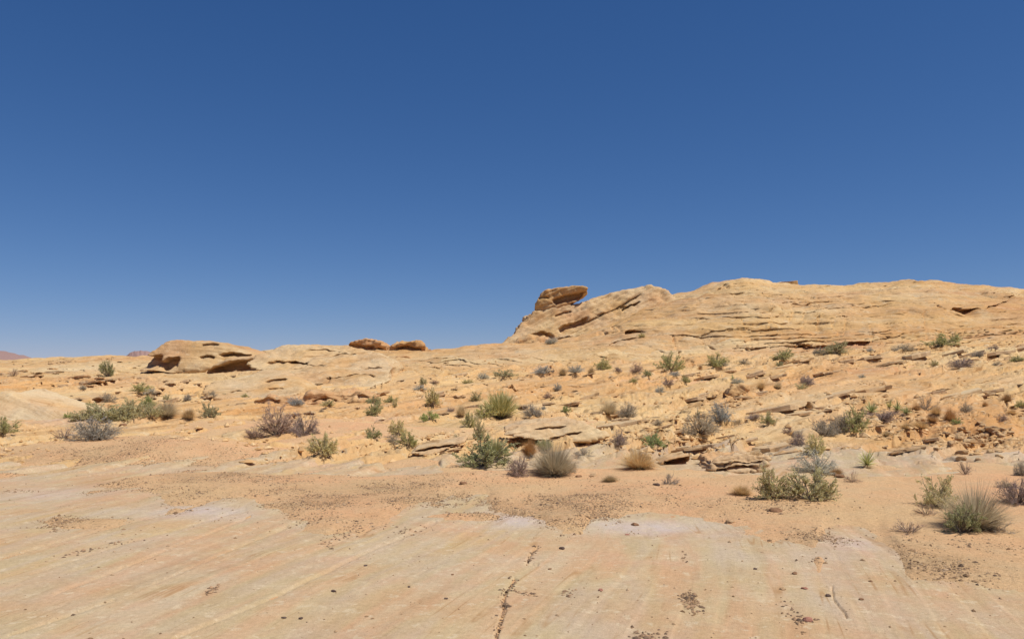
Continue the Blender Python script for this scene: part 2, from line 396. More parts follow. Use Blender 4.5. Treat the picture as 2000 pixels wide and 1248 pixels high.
# hill faces: hard and soft beds stand out and set back
HB = 0.7 * noise3(BED * 2.1, X * .10, Y * .10) + 0.8 * noise3(BED * 4.6, X * .22, Y * .22 + 7) + 0.55 * noise3(BED * 9, X * .4, Y * .4)
amp_h = hill * (0.05 + 0.16 * np.clip(fbm(X * .10, Y * .10, 51, 2) + .12, 0, 0.8))
amp_h = amp_h + 0.06 * hill * blobs([(1500, 640, 240, 55, 1), (1750, 640, 120, 35, .7), (1650, 660, 120, 20, .6)])
DY = -amp_h * np.tanh(2.2 * HB) + rough_mid * lip
gh, rh, _, _, _ = cells(X * 0.42 + 0.3 * n_a, BED * 1.1 + 0.2 * n_a)
DY = DY + hill * (0.22 * (1 - sstep(0.0, 0.07, gh)) * np.clip(fbm(X * .12, BED * .2, 57, 2) + .25, 0, 1) + (rh - .5) * .16)
gh2, rh2, _, _, _ = cells(X * 1.1 + 0.3 * n_a, BED * 2.6 + 0.15 * n_a)
DY = DY + hill * (0.24 * (1 - sstep(0.0, 0.11, gh2)) * np.clip(fbm(X * .17, BED * .3, 58, 2) + .15, 0, 1) + (rh2 - .5) * .07)
xb = sstep(-0.05, 0.25, noise3(X * .055, BED * .22, 64.5))            # sets of beds that cross at an angle
bh = (BED - xb * 0.07 * X) / 0.38 + 0.8 * noise3(X * .06, Y * .06, 59) + 0.16 * noise3(X * .5, Y * .5, 60)
fh = bh - np.floor(bh); ih = np.floor(bh)
zone = np.clip(blobs([(1500, 645, 260, 50, 1), (1330, 640, 120, 60, .6), (1700, 640, 140, 45, .9), (1900, 640, 150, 45, .6), (1590, 600, 80, 14, 1), (870, 725, 160, 26, .9), (1050, 710, 160, 22, .8), (1420, 590, 200, 22, .4), (1800, 590, 200, 25, .5)]) + 0.32, 0, 1)
on = np.clip(1.8 * noise3(ih * 7.13, X * .15, Y * .15) + .6, 0, 1) * zone * sstep(38, 46, DD)
DY = DY + on * (0.27 * (1 - sstep(0.08, 0.24, fh)) - 0.05 * np.sin(np.pi * fh))
bh2 = BED / 0.155 + 0.9 * noise3(X * .06, Y * .06, 63)
fh2 = bh2 - np.floor(bh2)
DY = DY + sstep(38, 46, DD) * np.clip(1.5 * noise3(np.floor(bh2) * 5.7, X * .22, Y * .22) + .2, 0, 1) * (.25 + .75 * zone) * 0.15 * (1 - sstep(0.15, 0.4, fh2))
DZ = DZ + hill * 0.09 * fbm(X * .9, Y * .9, 55, 4)
# ledges with an overhanging lip, and open joints
def ledge(line, h_px, depth):
    global DY
    L = np.array(line, float); u0, u1 = L[0, 0], L[-1, 0]
    js = np.where((U > u0) & (U < u1))[0]
    if len(js) == 0: return
    uu = U[js]; vl = np.interp(uu, L[:, 0], L[:, 1]) + 1.6 * noise3(uu * .05, 0.3, h_px) + 1.0 * noise3(uu * .17, 2.3, h_px)
    te = sstep(0, 0.18, (uu - u0) / (u1 - u0)) * (1 - sstep(0.82, 1, (uu - u0) / (u1 - u0)))
    dv = VB[:, js] - vl[None, :]; ok = (DD[:, js] > 12) & (DD[:, js] < 84)
    hh = h_px * (0.7 + 0.5 * noise3(uu * .04, 5.5, h_px))[None, :] * (0.3 + 0.7 * te[None, :])
    m = sstep(0, 1.6, dv) * (1 - sstep(0.35, 1.0, dv / hh)) * ok * te[None, :]
    DY[:, js] += depth * m
def joint(line, w_px, depth):
    global DY, DZ
    L = np.array(line, float); u0 = L[:, 0].min() - 6; u1 = L[:, 0].max() + 6
    js = np.where((U > u0) & (U < u1))[0]
    best = np.full((nD, len(js)), 99.0)
    pu = UU[:, js] + 1.8 * noise3(VB[:, js] * .09, 3, 1); pv = VB[:, js] + 1.5 * noise3(UU[:, js] * .09, 3, 5)
    for (a, bq), (c, d) in zip(L[:-1], L[1:]):
        tt = np.clip(((pu - a) * (c - a) + (pv - bq) * (d - bq)) / ((c - a) ** 2 + (d - bq) ** 2), 0, 1)
        best = np.minimum(best, np.hypot(pu - a - tt * (c - a), pv - bq - tt * (d - bq)))
    m = (1 - sstep(0.4 * w_px, w_px, best)) * (DD[:, js] < 84)
    if L[:, 1].mean() > 930: DZ[:, js] -= depth * m
    else: DY[:, js] += depth * m
for l in [([(555, 702), (575, 701), (598, 706)], 13, .9), ([(498, 783), (550, 777), (592, 772)], 9, .5), ([(618, 777), (660, 768), (722, 769)], 9, .5),
          ([(640, 764), (700, 766), (790, 769)], 5, .4), ([(600, 745), (620, 750), (645, 738)], 9, .5), ([(520, 742), (545, 741), (560, 743)], 4, .3),
          ([(120, 752), (165, 747), (215, 752)], 6, .5), ([(60, 787), (120, 780), (160, 783)], 7, .5), ([(100, 723), (140, 720), (170, 724)], 5, .4),
          ([(150, 738), (180, 733), (205, 740)], 6, .4), ([(10, 715), (25, 712), (45, 716)], 5, .4), ([(30, 762), (70, 752), (110, 756)], 5, .4),
          ([(790, 762), (820, 759), (850, 760)], 5, .3), ([(800, 780), (835, 772), (870, 768)], 6, .4), ([(790, 733), (840, 729), (900, 731)], 4, .25),
          ([(840, 740), (900, 735), (950, 737)], 4, .25), ([(770, 742), (830, 736), (880, 738)], 3, .25), ([(960, 683), (985, 680), (1010, 682)], 4, .3), ([(1020, 692), (1050, 688), (1075, 687)], 3, .25),
          ([(1060, 708), (1100, 704), (1140, 702)], 4, .3), ([(1200, 755), (1230, 747), (1260, 750)], 6, .4), ([(1120, 750), (1150, 748), (1180, 745)], 5, .3),
          ([(1050, 770), (1100, 755), (1150, 751)], 5, .3), ([(1180, 780), (1215, 768), (1250, 760)], 7, .4), ([(900, 755), (930, 751), (960, 755)], 6, .4),
          ([(970, 760), (1000, 757), (1040, 762)], 7, .4), ([(1370, 733), (1400, 726), (1440, 718)], 5, .4), ([(1520, 712), (1545, 706), (1575, 698)], 6, .5),
          ([(1430, 730), (1470, 731), (1500, 730)], 5, .3), ([(1340, 785), (1370, 775), (1400, 768)], 6, .4), ([(1430, 778), (1455, 770), (1480, 764)], 6, .4),
          ([(1465, 802), (1500, 795), (1530, 789)], 7, .5), ([(1560, 793), (1580, 788), (1600, 789)], 6, .4), ([(1170, 805), (1190, 802), (1215, 800)], 6, .35),
          ([(1810, 766), (1840, 760), (1870, 757)], 8, .4), ([(1835, 777), (1860, 772), (1890, 768)], 9, .5), ([(1900, 772), (1930, 767), (1960, 765)], 5, .3),
          ([(1900, 748), (1940, 741), (1990, 737)], 4, .3), ([(1940, 690), (1970, 680), (2020, 676)], 7, .5), ([(1870, 680), (1900, 676), (1930, 677)], 5, .3),
          ([(1848, 603), (1900, 606), (1925, 604), (1960, 592), (2010, 575)], 8, 1.0), ([(1822, 586), (1834, 597), (1852, 604)], 5, .6),
          ([(1395, 566), (1418, 557), (1445, 566)], 6, .6), ([(1545, 668), (1590, 673), (1640, 670), (1700, 667), (1730, 658)], 20, 0.8),
          ([(1535, 592), (1590, 590), (1645, 593)], 5, .4), ([(1510, 614), (1560, 612), (1620, 613)], 4, .4), ([(1490, 632), (1560, 628), (1650, 634)], 4, .35),
          ([(1330, 655), (1400, 648), (1480, 640)], 4, .3), ([(1400, 665), (1480, 658), (1560, 650)], 4, .35), ([(1420, 680), (1470, 682), (1520, 676)], 5, .35),
          ([(1700, 596), (1720, 593), (1745, 592)], 4, .4), ([(1630, 621), (1645, 615), (1662, 613)], 4, .35), ([(1320, 605), (1350, 600), (1380, 598)], 3, .25),
          ([(1700, 650), (1725, 645), (1750, 640)], 7, .45), ([(1720, 663), (1750, 655), (1770, 648)], 6, .4), ([(1300, 640), (1340, 632), (1375, 628)], 3, .25),
          ([(1194, 642), (1204, 634), (1216, 643)], 13, 1.0), ([(1218, 651), (1240, 645), (1264, 648)], 9, 1.1), ([(1165, 652), (1178, 646), (1190, 650)], 8, .7), ([(1186, 673), (1215, 664), (1250, 660)], 8, .6)]:
    ledge(*l)
for l in [([(535, 722), (565, 737), (598, 752)], 2.6, .5), ([(1315, 658), (1322, 680), (1340, 706), (1368, 718)], 2.2, .5), ([(1652, 615), (1650, 655)], 1.8, .3),
          ([(1808, 612), (1808, 635), (1812, 662)], 2.2, .4), ([(1508, 606), (1502, 645)], 1.6, .3), ([(1700, 640), (1705, 668)], 1.6, .3), ([(1440, 618), (1460, 645)], 1.4, .25),
          ([(1370, 655), (1378, 675), (1400, 682)], 1.6, .3), ([(1600, 600), (1597, 650)], 1.4, .25), ([(1850, 640), (1870, 660)], 1.5, .3),
          ([(1048, 1068), (1036, 1082), (1028, 1100), (1050, 1102)], 3.5, .02), ([(1004, 1130), (990, 1150), (982, 1170), (985, 1190), (975, 1220), (968, 1248)], 5, .025),
          ([(1625, 1145), (1628, 1170), (1655, 1205)], 2.2, .02), ([(17, 1240), (120, 1206), (224, 1170)], 3, .012), ([(105, 1161), (300, 1085), (490, 1008)], 2.5, .012),
          ([(300, 1140), (420, 1090), (560, 1030)], 2.5, .01), ([(340, 1248), (500, 1180), (700, 1089), (850, 1022)], 4, .014), ([(0, 1090), (200, 1035), (400, 985)], 2.5, .01),
          ([(60, 1120), (250, 1060), (480, 995)], 2.2, .009)]:
    joint(*l)

ZR = ZB + DZ
YR = DD + DY
# ---- loose sand lies in the hollows
edge = np.array([(-4000, 930), (-400, 938), (0, 946), (160, 952), (250, 962), (310, 972), (330, 992), (400, 990), (480, 976), (540, 985), (580, 1015),
                 (640, 1052), (700, 1045), (760, 1022), (850, 988), (880, 974), (950, 976), (970, 998), (1040, 1010), (1075, 1035), (1100, 1042), (1135, 1036),
                 (1155, 1008), (1250, 1003), (1400, 1012), (1440, 1032), (1530, 1048), (1590, 1072), (1610, 1040), (1660, 1034), (1720, 1044), (1745, 1066), 
                 (1780, 1126), (1850, 1146), (2000, 1152), (4000, 1160)])
ve = np.interp(U, edge[:, 0], edge[:, 1])
edge_n = 12 * fbm(X * 2.2, Y * 1.1, 61, 4) + 5 * fbm(X * 9, Y * 5, 62, 2)
S_near = np.clip((ve[None, :] - VB + edge_n) * 0.0013, -0.09, 0.035)
S_near = np.maximum(S_near, np.clip(blobs([(915, 1010, 60, 9, .05), (165, 1022, 80, 14, .045), (1350, 1172, 14, 20, .028), (1200, 1160, 25, 10, .02),
                    (1900, 1120, 120, 18, .05), (1600, 1090, 12, 30, .03)]) - 0.02 + 0.012 * fbm(X * 3, Y * 2, 63, 3), -.09, .05) * fg - 0.09 * (1 - fg))
S_mid = (-0.25 + 0.13 * fbm(X * .3, Y * .3, 64, 4) +
         blobs([(700, 845, 430, 34, .36), (250, 885, 400, 42, .38), (950, 950, 620, 50, .40), (1060, 828, 190, 14, .24), (1250, 930, 300, 26, .3), (1820, 965, 260, 46, .40),
                (1950, 1080, 200, 40, .4), (1480, 945, 160, 26, .35), (140, 797, 110, 9, .22), (420, 833, 130, 14, .3), (1330, 742, 220, 9, .17), (1720, 872, 170, 16, .2),
                (1640, 705, 260, 9, .17), (1500, 835, 130, 12, .18), (1200, 860, 160, 12, .18), (1450, 860, 180, 14, .16), (1850, 815, 150, 10, .16), (600, 800, 200, 8, .14), (-400, 860, 500, 70, .3), (2400, 900, 300, 90, .3)]))
S_mid = np.clip(S_mid, -0.3, 0.10)
wm = sstep(11.5, 14, DD + 2.6 * fbm(X * .35, Y * .5, 68, 4))
S = S_near * (1 - wm) + S_mid * wm
S = np.where((DD > 46), -0.3, S)
ZSAND = ZB + S + 0.012 * fbm(X * 1.5, Y * 1.5, 66, 3) - np.where(DD < 1.0, .2, 0)
GRAV = blobs([(250, 922, 450, 46, 1), (700, 978, 350, 44, 1), (1100, 990, 280, 42, 1), (1420, 990, 180, 18, .7), (1600, 1060, 60, 30, .9), (1850, 1100, 130, 40, .9), (915, 1010, 70, 12, 1),
              (165, 1022, 90, 18, 1), (1350, 1172, 20, 26, 1)]) * np.clip(.75 + .8 * fbm(X * .8, Y * .8, 67, 3), .1, 1)

mred = np.clip(blobs([(900, 1190, 200, 25, .35), (1250, 1200, 150, 30, .4), (100, 1190, 140, 20, .5), (420, 1105, 120, 16, .9), (210, 1140, 100, 20, .5), (1650, 672, 110, 16, .9), (1700, 722, 80, 16, .9), (250, 748, 120, 14, .5), (1450, 1235, 220, 20, .6), (680, 1215, 160, 40, .3),
                      (1350, 1040, 120, 8, .5), (1050, 730, 100, 14, .35), (1980, 615, 90, 30, .5), (560, 800, 60, 10, .3), (840, 800, 90, 10, .4), (1560, 780, 30, 20, .2)]) * (0.7 + 0.9 * fbm(X * .5, Y * .5, 71, 3)) + hill * .8 * np.clip(fbm(X * .13, Y * .13 + BED * .5, 74, 4) - .12, 0, 1), 0, 1)
mlil = np.clip(blobs([(400, 1002, 130, 16, .9), (80, 965, 120, 12, .6), (1020, 1015, 70, 14, 1), (1250, 1030, 150, 16, 1), (1420, 1050, 80, 14, .8), (1660, 1065, 60, 18, .8), (180, 1060, 200, 14, .5),
                      (130, 820, 120, 14, .5), (1950, 1120, 60, 14, .6), (1500, 880, 220, 12, .2), (1850, 890, 160, 14, .3), (750, 815, 60, 8, .5), (1520, 1085, 200, 20, .4)]) * (0.75 + 0.9 * fbm(X * .6, Y * .6, 72, 3)), 0, 1)
mble = np.clip(blobs([(1450, 592, 160, 26, .55), (1780, 575, 150, 16, .5), (1250, 665, 160, 22, .5), (1480, 690, 150, 16, .4), (150, 715, 150, 14, .45), (1590, 600, 70, 12, .9), (600, 690, 130, 14, .8), (760, 705, 80, 10, .6), (1650, 775, 200, 26, .5), (600, 725, 120, 22, .6), (1000, 690, 150, 14, .5), (1350, 590, 60, 20, .5), (900, 700, 120, 14, .5)]) * (0.75 + 0.9 * fbm(X * .4, Y * .4, 73, 3)), 0, 1)

def grid_mesh(name, gx, gy, gz, keep, attrs, mat):
    """one sheet from the faces of the grid that lie in keep"""
    ny, nx = gx.shape
    idx = np.arange(ny * nx).reshape(ny, nx)
    q = np.stack([idx[:-1, :-1], idx[:-1, 1:], idx[1:, 1:], idx[1:, :-1]], -1)[keep]
    used = np.zeros(ny * nx, bool); used[q.ravel()] = True
    remap = np.cumsum(used) - 1
    co = np.stack([gx.ravel()[used], gy.ravel()[used], gz.ravel()[used]], -1)
    me = mesh_from(name, co, quads=remap[q])
    for k, a in attrs.items(): add_attr(me, k, a.ravel()[used])
    o = link(name, me, None, mat); o['kind'] = 'structure'
    return o
fc = lambda a: a[:-1, :-1]
wob = fbm(X * .25, Y * .25, 81, 3)
dreg = fc(DD + 2.2 * wob); ureg = fc(UU + 45 * fbm(X * .2, Y * .2, 82, 3)); dtrue = fc(DD)
at = dict(bed=BED, red=mred, lilac=mlil, bleach=mble)
GROUND = {}
GROUND['slickrock'] = grid_mesh('slickrock', XX, YR, ZR, dreg < 14.5, at, MAT['slick'])
GROUND['rocky_slope'] = grid_mesh('rocky_slope', XX, YR, ZR, (dreg >= 14.5) & (dreg < 46.5), at, MAT['slope'])
GROUND['sandstone_hill'] = grid_mesh('sandstone_hill', XX, YR, ZR, (dreg >= 46.5) & (dtrue < 110) & (ureg > 1150), at, MAT['hill'])
GROUND['sandstone_ridge'] = grid_mesh('sandstone_ridge', XX, YR, ZR, (dreg >= 46.5) & (dtrue < 110) & (ureg <= 1150), at, MAT['hill'])
grid_mesh('ground', XX, YR, ZR, (dreg >= 46.5) & (dtrue >= 110), at, MAT['slope'])
s2 = (slice(0, None, 2), slice(0, None, 2))
sx, sy, sz, sr = XX[s2], DD[s2], ZSAND[s2], ZR[s2]
vis_s = (sz > sr - 0.03)
kv = vis_s[:-1, :-1] | vis_s[1:, :-1] | vis_s[:-1, 1:] | vis_s[1:, 1:]
for _ in range(2):
    k2 = kv.copy(); k2[1:] |= kv[:-1]; k2[:-1] |= kv[1:]; k2[:, 1:] |= kv[:, :-1]; k2[:, :-1] |= kv[:, 1:]; kv = k2
SAND = grid_mesh('sand', sx, sy, sz, kv & (sy[:-1, :-1] < 46), dict(gravelly=GRAV[s2]), MAT['sand'])

ZTOP = np.maximum(ZR, ZSAND)
VTOP = VH - (ZTOP - EYE) / DD * F
def height(x, y):
    """top of rock or sand under points x, y"""
    x = np.atleast_1d(np.asarray(x, float)); y = np.atleast_1d(np.asarray(y, float))
    u = 1000 + F * x / y
    j = np.clip(np.searchsorted(U, u) - 1, 0, nU - 2); i = np.clip(np.searchsorted(D, y) - 1, 0, nD - 2)
    a = np.clip((u - U[j]) / (U[j + 1] - U[j]), 0, 1); b_ = np.clip((y - D[i]) / (D[i + 1] - D[i]), 0, 1)
    return (ZTOP[i, j] * (1 - a) * (1 - b_) + ZTOP[i, j + 1] * a * (1 - b_) + ZTOP[i + 1, j] * (1 - a) * b_ + ZTOP[i + 1, j + 1] * a * b_)
def spot(u, v):
    """place on the ground seen at (u, v)"""
    j = int(np.clip(np.searchsorted(U, u), 0, nU - 1)); col = VTOP[:, j]
    i = int(np.argmax((col <= v) & (D > 3))); d = D[i]
    return np.array([(u - 1000) / F * d, d, ZTOP[i, j]])
def grid_val(A, x, y):
    u = 1000 + F * x / y
    return A[np.clip(np.searchsorted(D, y), 0, nD - 1), np.clip(np.searchsorted(U, u), 0, nU - 1)]

# ---- far red mountains beyond the left end of the ridge
def far_mountain(name, prof, d, depth, label):
    pr = np.array(prof, float); us = np.linspace(pr[0, 0], pr[-1, 0], 90); vs = np.interp(us, pr[:, 0], pr[:, 1])
    rows = np.linspace(-1, 1, 21); co = []
    for r in rows:
        dd_ = d + r * depth
        top = EYE + (VH - vs) / F * d
        zz_ = -30 + (top + 30) * (1 - abs(r) ** 1.3) + d * 0.0012 * fbm(us * .12, np.full_like(us, r * 2.2), d, 4) * (1 - 0.3 * abs(r))
        co.append(np.stack([(us - 1000) / F * dd_, np.full_like(us, dd_), zz_], -1))
    co = np.array(co); idx = np.arange(21 * 90).reshape(21, 90)
    q = np.stack([idx[:-1, :-1], idx[:-1, 1:], idx[1:, 1:], idx[1:, :-1]], -1).reshape(-1, 4)
    o = link(name, mesh_from(name, co.reshape(-1, 3), quads=q), None, MAT['mountain']); o['kind'] = 'structure'; o['label'] = label
far_mountain('red_mountain', [(-700, 700), (-300, 672), (-120, 676), (-40, 680), (10, 686), (40, 693), (75, 702), (100, 712)], 1500, 260, 'hazy red mountain behind the left end of the ridge')
far_mountain('far_hill', [(225, 712), (245, 696), (258, 687), (275, 684), (292, 687), (306, 696), (330, 712)], 1900, 120, 'small distant reddish hilltop just left of the rock dome')

# ------------------------------------------------------------------ rock outcrops and boulders (each its own solid)
def solid_from_prisms(prisms, voxel, iters):
    vs, fs = [], []
    for (poly, d, thick, lean) in prisms:
        vb = max(v for _, v in poly); n = len(poly); o = len(vs)
        fr = np.array([pos(u, v, d + lean * (vb - v) / F * d) for u, v in poly])     # leaning front
        bk = fr.copy(); bk[:, 1] = np.maximum(d + thick, fr[:, 1] + 0.3 * thick)       # straight extrusion to the back
        vs += [tuple(p) for p in fr] + [tuple(p) for p in bk]
        fs.append(list(range(o, o + n))); fs.append(list(range(o + 2 * n - 1, o + n - 1, -1)))
        for i in range(n): fs.append([o + i, o + n + i, o + n + (i + 1) % n, o + (i + 1) % n])
    me = bpy.data.meshes.new('tmp'); me.from_pydata(vs, [], fs); me.update()
    ob = bpy.data.objects.new('tmp', me); COL.objects.link(ob)
    m = ob.modifiers.new('t', 'TRIANGULATE'); m.ngon_method = 'BEAUTY'
    m = ob.modifiers.new('r', 'REMESH'); m.mode = 'VOXEL'; m.voxel_size = voxel; m.adaptivity = 0
    m = ob.modifiers.new('s', 'SMOOTH'); m.factor = 0.5; m.iterations = iters
    dg = bpy.context.evaluated_depsgraph_get(); ev = ob.evaluated_get(dg)
    out = bpy.data.meshes.new_from_object(ev)
    bpy.data.objects.remove(ob); bpy.data.meshes.remove(me)
    return out

def rock(name, prisms, voxel, iters, label, cat, mat='outcrop', tilt=0.2, amp=0.12, freq=1.0, lump=0.15, ledges=(), group=None, red=0.2, bleach=0.0, seed=0):
    me = solid_from_prisms(prisms, voxel, iters)
    n = len(me.vertices); co = np.empty(n * 3, f32); me.vertices.foreach_get('co', co); co = co.reshape(-1, 3).astype(float)
    nr = np.empty(n * 3, f32); me.vertices.foreach_get('normal', nr); nr = nr.reshape(-1, 3)
    x, y, z = co.T
    sc = 1.0 / (voxel * 12)
    bed = z - tilt * x + 0.15 * fbm(x * .3, y * .3, seed, 2) / freq
    hb = noise3(bed * 2.2 * freq, x * .12 * freq, y * .12 * freq + seed) + 0.6 * noise3(bed * 5.5 * freq, x * .3 * freq, y * .3 * freq + seed) + .35 * noise3(bed * 12 * freq, x * .5 * freq, y * .5 * freq)
    flat = np.clip(1.15 - np.abs(nr[:, 2]), 0.15, 1)
    dsp = amp * np.tanh(2 * hb) * flat + lump * fbm(x * sc * .5, y * sc * .5, z * sc * .5 + seed, 4) + .25 * lump * fbm(x * sc * 3, y * sc * 3, z * sc * 3, 2)
    gh, rh, _, _, _ = cells(x * .8 * freq + seed, bed * 1.8 * freq)
    dsp = dsp - amp * 0.9 * (1 - sstep(0, .08, gh)) * flat
    new = co + nr * dsp[:, None]
    uu = 1000 + F * x / y; vv = VH - (z - EYE) / y * F
    front = nr[:, 1] < 0.3
    for line, h_px, depth in ledges:
        L = np.array(line, float); u0, u1 = L[0, 0], L[-1, 0]
        vl = np.interp(uu, L[:, 0], L[:, 1]) + 1.2 * noise3(uu * .08, 1.1, seed)
        tt = (uu - u0) / (u1 - u0)
        te = sstep(0, .16, tt) * (1 - sstep(.84, 1, tt))
        dv = vv - vl
        new[:, 1] += depth * te * sstep(0, 2.0, dv) * (1 - sstep(.5, 1, dv / (h_px * (.3 + .7 * te)))) * front
    base = pos(np.mean([p[0] for p in prisms[0][0]]), max(p[1] for p in prisms[0][0]), prisms[0][1])
    new -= base
    me.vertices.foreach_set('co', new.astype(f32).ravel())
    me.polygons.foreach_set('use_smooth', np.ones(len(me.polygons), bool)); me.name = name; me.update()
    add_attr(me, 'bed', bed); add_attr(me, 'red', np.clip(red + .5 * fbm(x * .4, y * .4, z * .4, 2), 0, 1))
    add_attr(me, 'bleach', np.clip(bleach + bleach * 1.2 * fbm(x * .5, y * .5, z * .5 + 4, 2), 0, 1)); add_attr(me, 'lilac', np.zeros(n))
    o = link(name, me, None, MAT[mat]); o.location = base
    return tag(o, label, cat, group)

rock('rock_outcrop', [([(972, 680), (1003, 647), (1028, 617), (1043, 604), (1058, 599), (1100, 599), (1142, 592), (1162, 583), (1182, 575), (1212, 568), (1245, 563), (1268, 558), (1292, 565),
                        (1320, 579), (1340, 610), (1320, 650), (1200, 680), (1080, 684)], 62.5, 8.0, 0.95),
                      ([(1000, 682), (1008, 662), (1035, 655), (1070, 660), (1085, 668), (1080, 684)], 61.0, 4, .6),
                      ([(1078, 684), (1090, 662), (1110, 654), (1136, 652), (1150, 664), (1120, 680)], 60.6, 4, .3)], 0.13, 5,
     'broad layered sandstone outcrop carrying the overhanging knob rock on its top', 'rock outcrop', tilt=0.48, amp=.22, freq=1.5, lump=.30, bleach=.35, seed=3,
     ledges=[([(1088, 644), (1112, 631), (1150, 618)], 13, .9), ([(1082, 663), (1110, 656), (1136, 653)], 13, 1.0), ([(1192, 606), (1225, 588), (1258, 570)], 4, .45),
             ([(1160, 617), (1200, 602), (1240, 594)], 4, .45), ([(1130, 632), (1165, 618), (1195, 608)], 4, .4), ([(1212, 606), (1230, 596), (1252, 588)], 6, .7),
             ([(1035, 652), (1060, 648), (1084, 656)], 14, .7), ([(1080, 618), (1100, 610), (1120, 606)], 4, .5), ([(1215, 630), (1228, 624), (1240, 630)], 8, .8)])
rock('knob_rock', [([(1044, 606), (1048, 590), (1058, 574), (1066, 566), (1082, 563), (1100, 561), (1118, 558), (1138, 557), (1149, 563), (1147, 572), (1138, 582), (1120, 591), (1085, 603)], 65.6, 3.2, -.10)],
     0.085, 6, 'overhanging knob of brown rock like a raised head, on the outcrop against the sky', 'boulder', tilt=.35, amp=.07, lump=.20, seed=9,
     ledges=[([(1076, 585), (1096, 578), (1120, 573), (1148, 568)], 16, .9), ([(1050, 580), (1062, 577), (1074, 580)], 6, .4)])
rock('sandstone_dome', [([(258, 724), (268, 708), (286, 692), (302, 682), (322, 669), (345, 662), (384, 667), (425, 673), (462, 684), (494, 694), (500, 706), (440, 722), (330, 730)], 45.0, 7.0, 1.0)], 0.10, 16,
     'rounded pale sandstone dome with a dark undercut left side on the left skyline', 'rock outcrop', tilt=-.05, amp=.10, lump=.13, bleach=.3, seed=24,
     ledges=[([(250, 706), (285, 694), (318, 692)], 28, 1.2), ([(306, 709), (330, 699), (352, 696)], 24, 1.0), ([(388, 699), (404, 694), (420, 697)], 7, .5), ([(425, 692), (455, 687), (494, 690)], 7, .8), ([(392, 676), (410, 673), (430, 675)], 4, .4)])
rock('alcove_rock', [([(388, 744), (398, 724), (424, 709), (460, 700), (500, 696), (535, 698), (556, 705), (552, 722), (500, 738), (440, 748)], 43.6, 5.0, .5)], 0.085, 6,
     'pale rock shelf with a long shadowed alcove beneath it, right below the dome', 'rock outcrop', tilt=.12, amp=.08, lump=.16, bleach=.3, seed=33,
     ledges=[([(394, 724), (424, 714), (462, 706), (500, 702), (545, 705)], 28, 1.2)])
rock('ridge_block', [([(478, 712), (500, 696), (525, 688), (560, 681), (610, 677), (668, 678), (700, 684), (738, 693), (768, 716), (752, 752), (690, 768), (640, 766), (604, 764), (568, 740), (534, 724), (500, 724)], 35.2, 9.5, 4.2)], 0.085, 4,
     'broad pale rounded rock block below the ridge, ending down in a V-shaped dark crack', 'rock outcrop', 'hill', tilt=.16, amp=.10, freq=1.3, lump=.20, bleach=.5, seed=37, red=.1,
     ledges=[([(556, 704), (576, 701), (602, 707)], 13, .9), ([(640, 694), (670, 688), (700, 691)], 3, .35), ([(515, 708), (540, 703), (562, 705)], 5, .4), ([(600, 750), (622, 751), (650, 737)], 7, .5), ([(640, 742), (690, 734), (740, 735)], 3, .3), ([(690, 722), (720, 716), (752, 716)], 3, .25), ([(590, 690), (630, 684), (670, 686)], 3, .3), ([(560, 722), (600, 714), (640, 716)], 3, .25)])
rock('tilted_plate', [([(386, 770), (410, 748), (470, 736), (520, 724), (534, 724), (566, 740), (598, 758), (575, 774), (500, 786), (430, 786)], 31.2, 8.0, 5.2)], 0.08, 4,
     'smooth pale tilted rock plate below the alcove, left of the V-shaped crack', 'rock slab', 'hill', tilt=.2, amp=.08, freq=1.4, lump=.13, bleach=.5, seed=39, red=.1,
     ledges=[([(512, 748), (535, 744), (562, 746)], 5, .4), ([(518, 761), (535, 759), (555, 761)], 4, .3), ([(440, 766), (465, 762), (490, 764)], 4, .3)])
rock('red_ledge', [([(496, 796), (502, 784), (540, 778), (570, 776), (585, 782), (600, 772), (640, 764), (700, 766), (726, 772), (722, 786), (680, 790), (600, 792), (560, 794)], 29.6, 2.2, .8)], 0.055, 3,
     'long broken orange ledge with shaded front below the V-shaped crack', 'rock ledge', 'outcrop', tilt=.08, amp=.12, freq=2.0, lump=.24, red=.6, seed=44,
     ledges=[([(497, 787), (525, 782), (550, 783)], 9, .2), ([(556, 788), (575, 782), (592, 785)], 8, .2), ([(605, 782), (635, 774), (660, 778)], 9, .2), ([(668, 774), (695, 772), (722, 776)], 8, .2)])
rock('skyline_boulder', [([(676, 682), (679, 670), (700, 666), (715, 662), (736, 666), (751, 675), (758, 686), (735, 692), (700, 690)], 53.2, 3.0, -.5)], 0.07, 2,
     'wide brown flat-topped boulder on the ridge, left of two beside each other', 'boulder', 'brown', tilt=.1, amp=.09, lump=.26, seed=42, ledges=[([(676, 672), (705, 671), (735, 674)], 12, .4)])
rock('skyline_boulder', [([(754, 690), (764, 677), (780, 670), (802, 667), (821, 672), (832, 682), (846, 690), (800, 696)], 53.4, 3.0, -.2)], 0.07, 2,
     'craggy brown boulder on the ridge, right of two beside each other', 'boulder', 'brown', tilt=-.1, amp=.10, lump=.32, seed=48, ledges=[([(770, 678), (795, 674), (825, 680)], 8, .5)])
rock('flat_boulder', [([(722, 692), (734, 683), (762, 687), (774, 693), (750, 702), (735, 700)], 52.6, 1.6, -.4)], 0.06, 3, 'small pale wedge of rock under the gap between the two skyline boulders', 'boulder', tilt=.05, amp=.04, lump=.08, seed=51)
rock('undercut_boulder', [([(742, 716), (756, 704), (776, 696), (796, 695), (804, 700), (799, 710), (784, 718)], 49.6, 2.2, -.25)], 0.06, 4, 'rounded boulder with black shadow under it, below the skyline boulders', 'boulder',
     tilt=.3, amp=.05, lump=.13, seed=55, ledges=[([(772, 706), (786, 703), (803, 703)], 16, .9)])
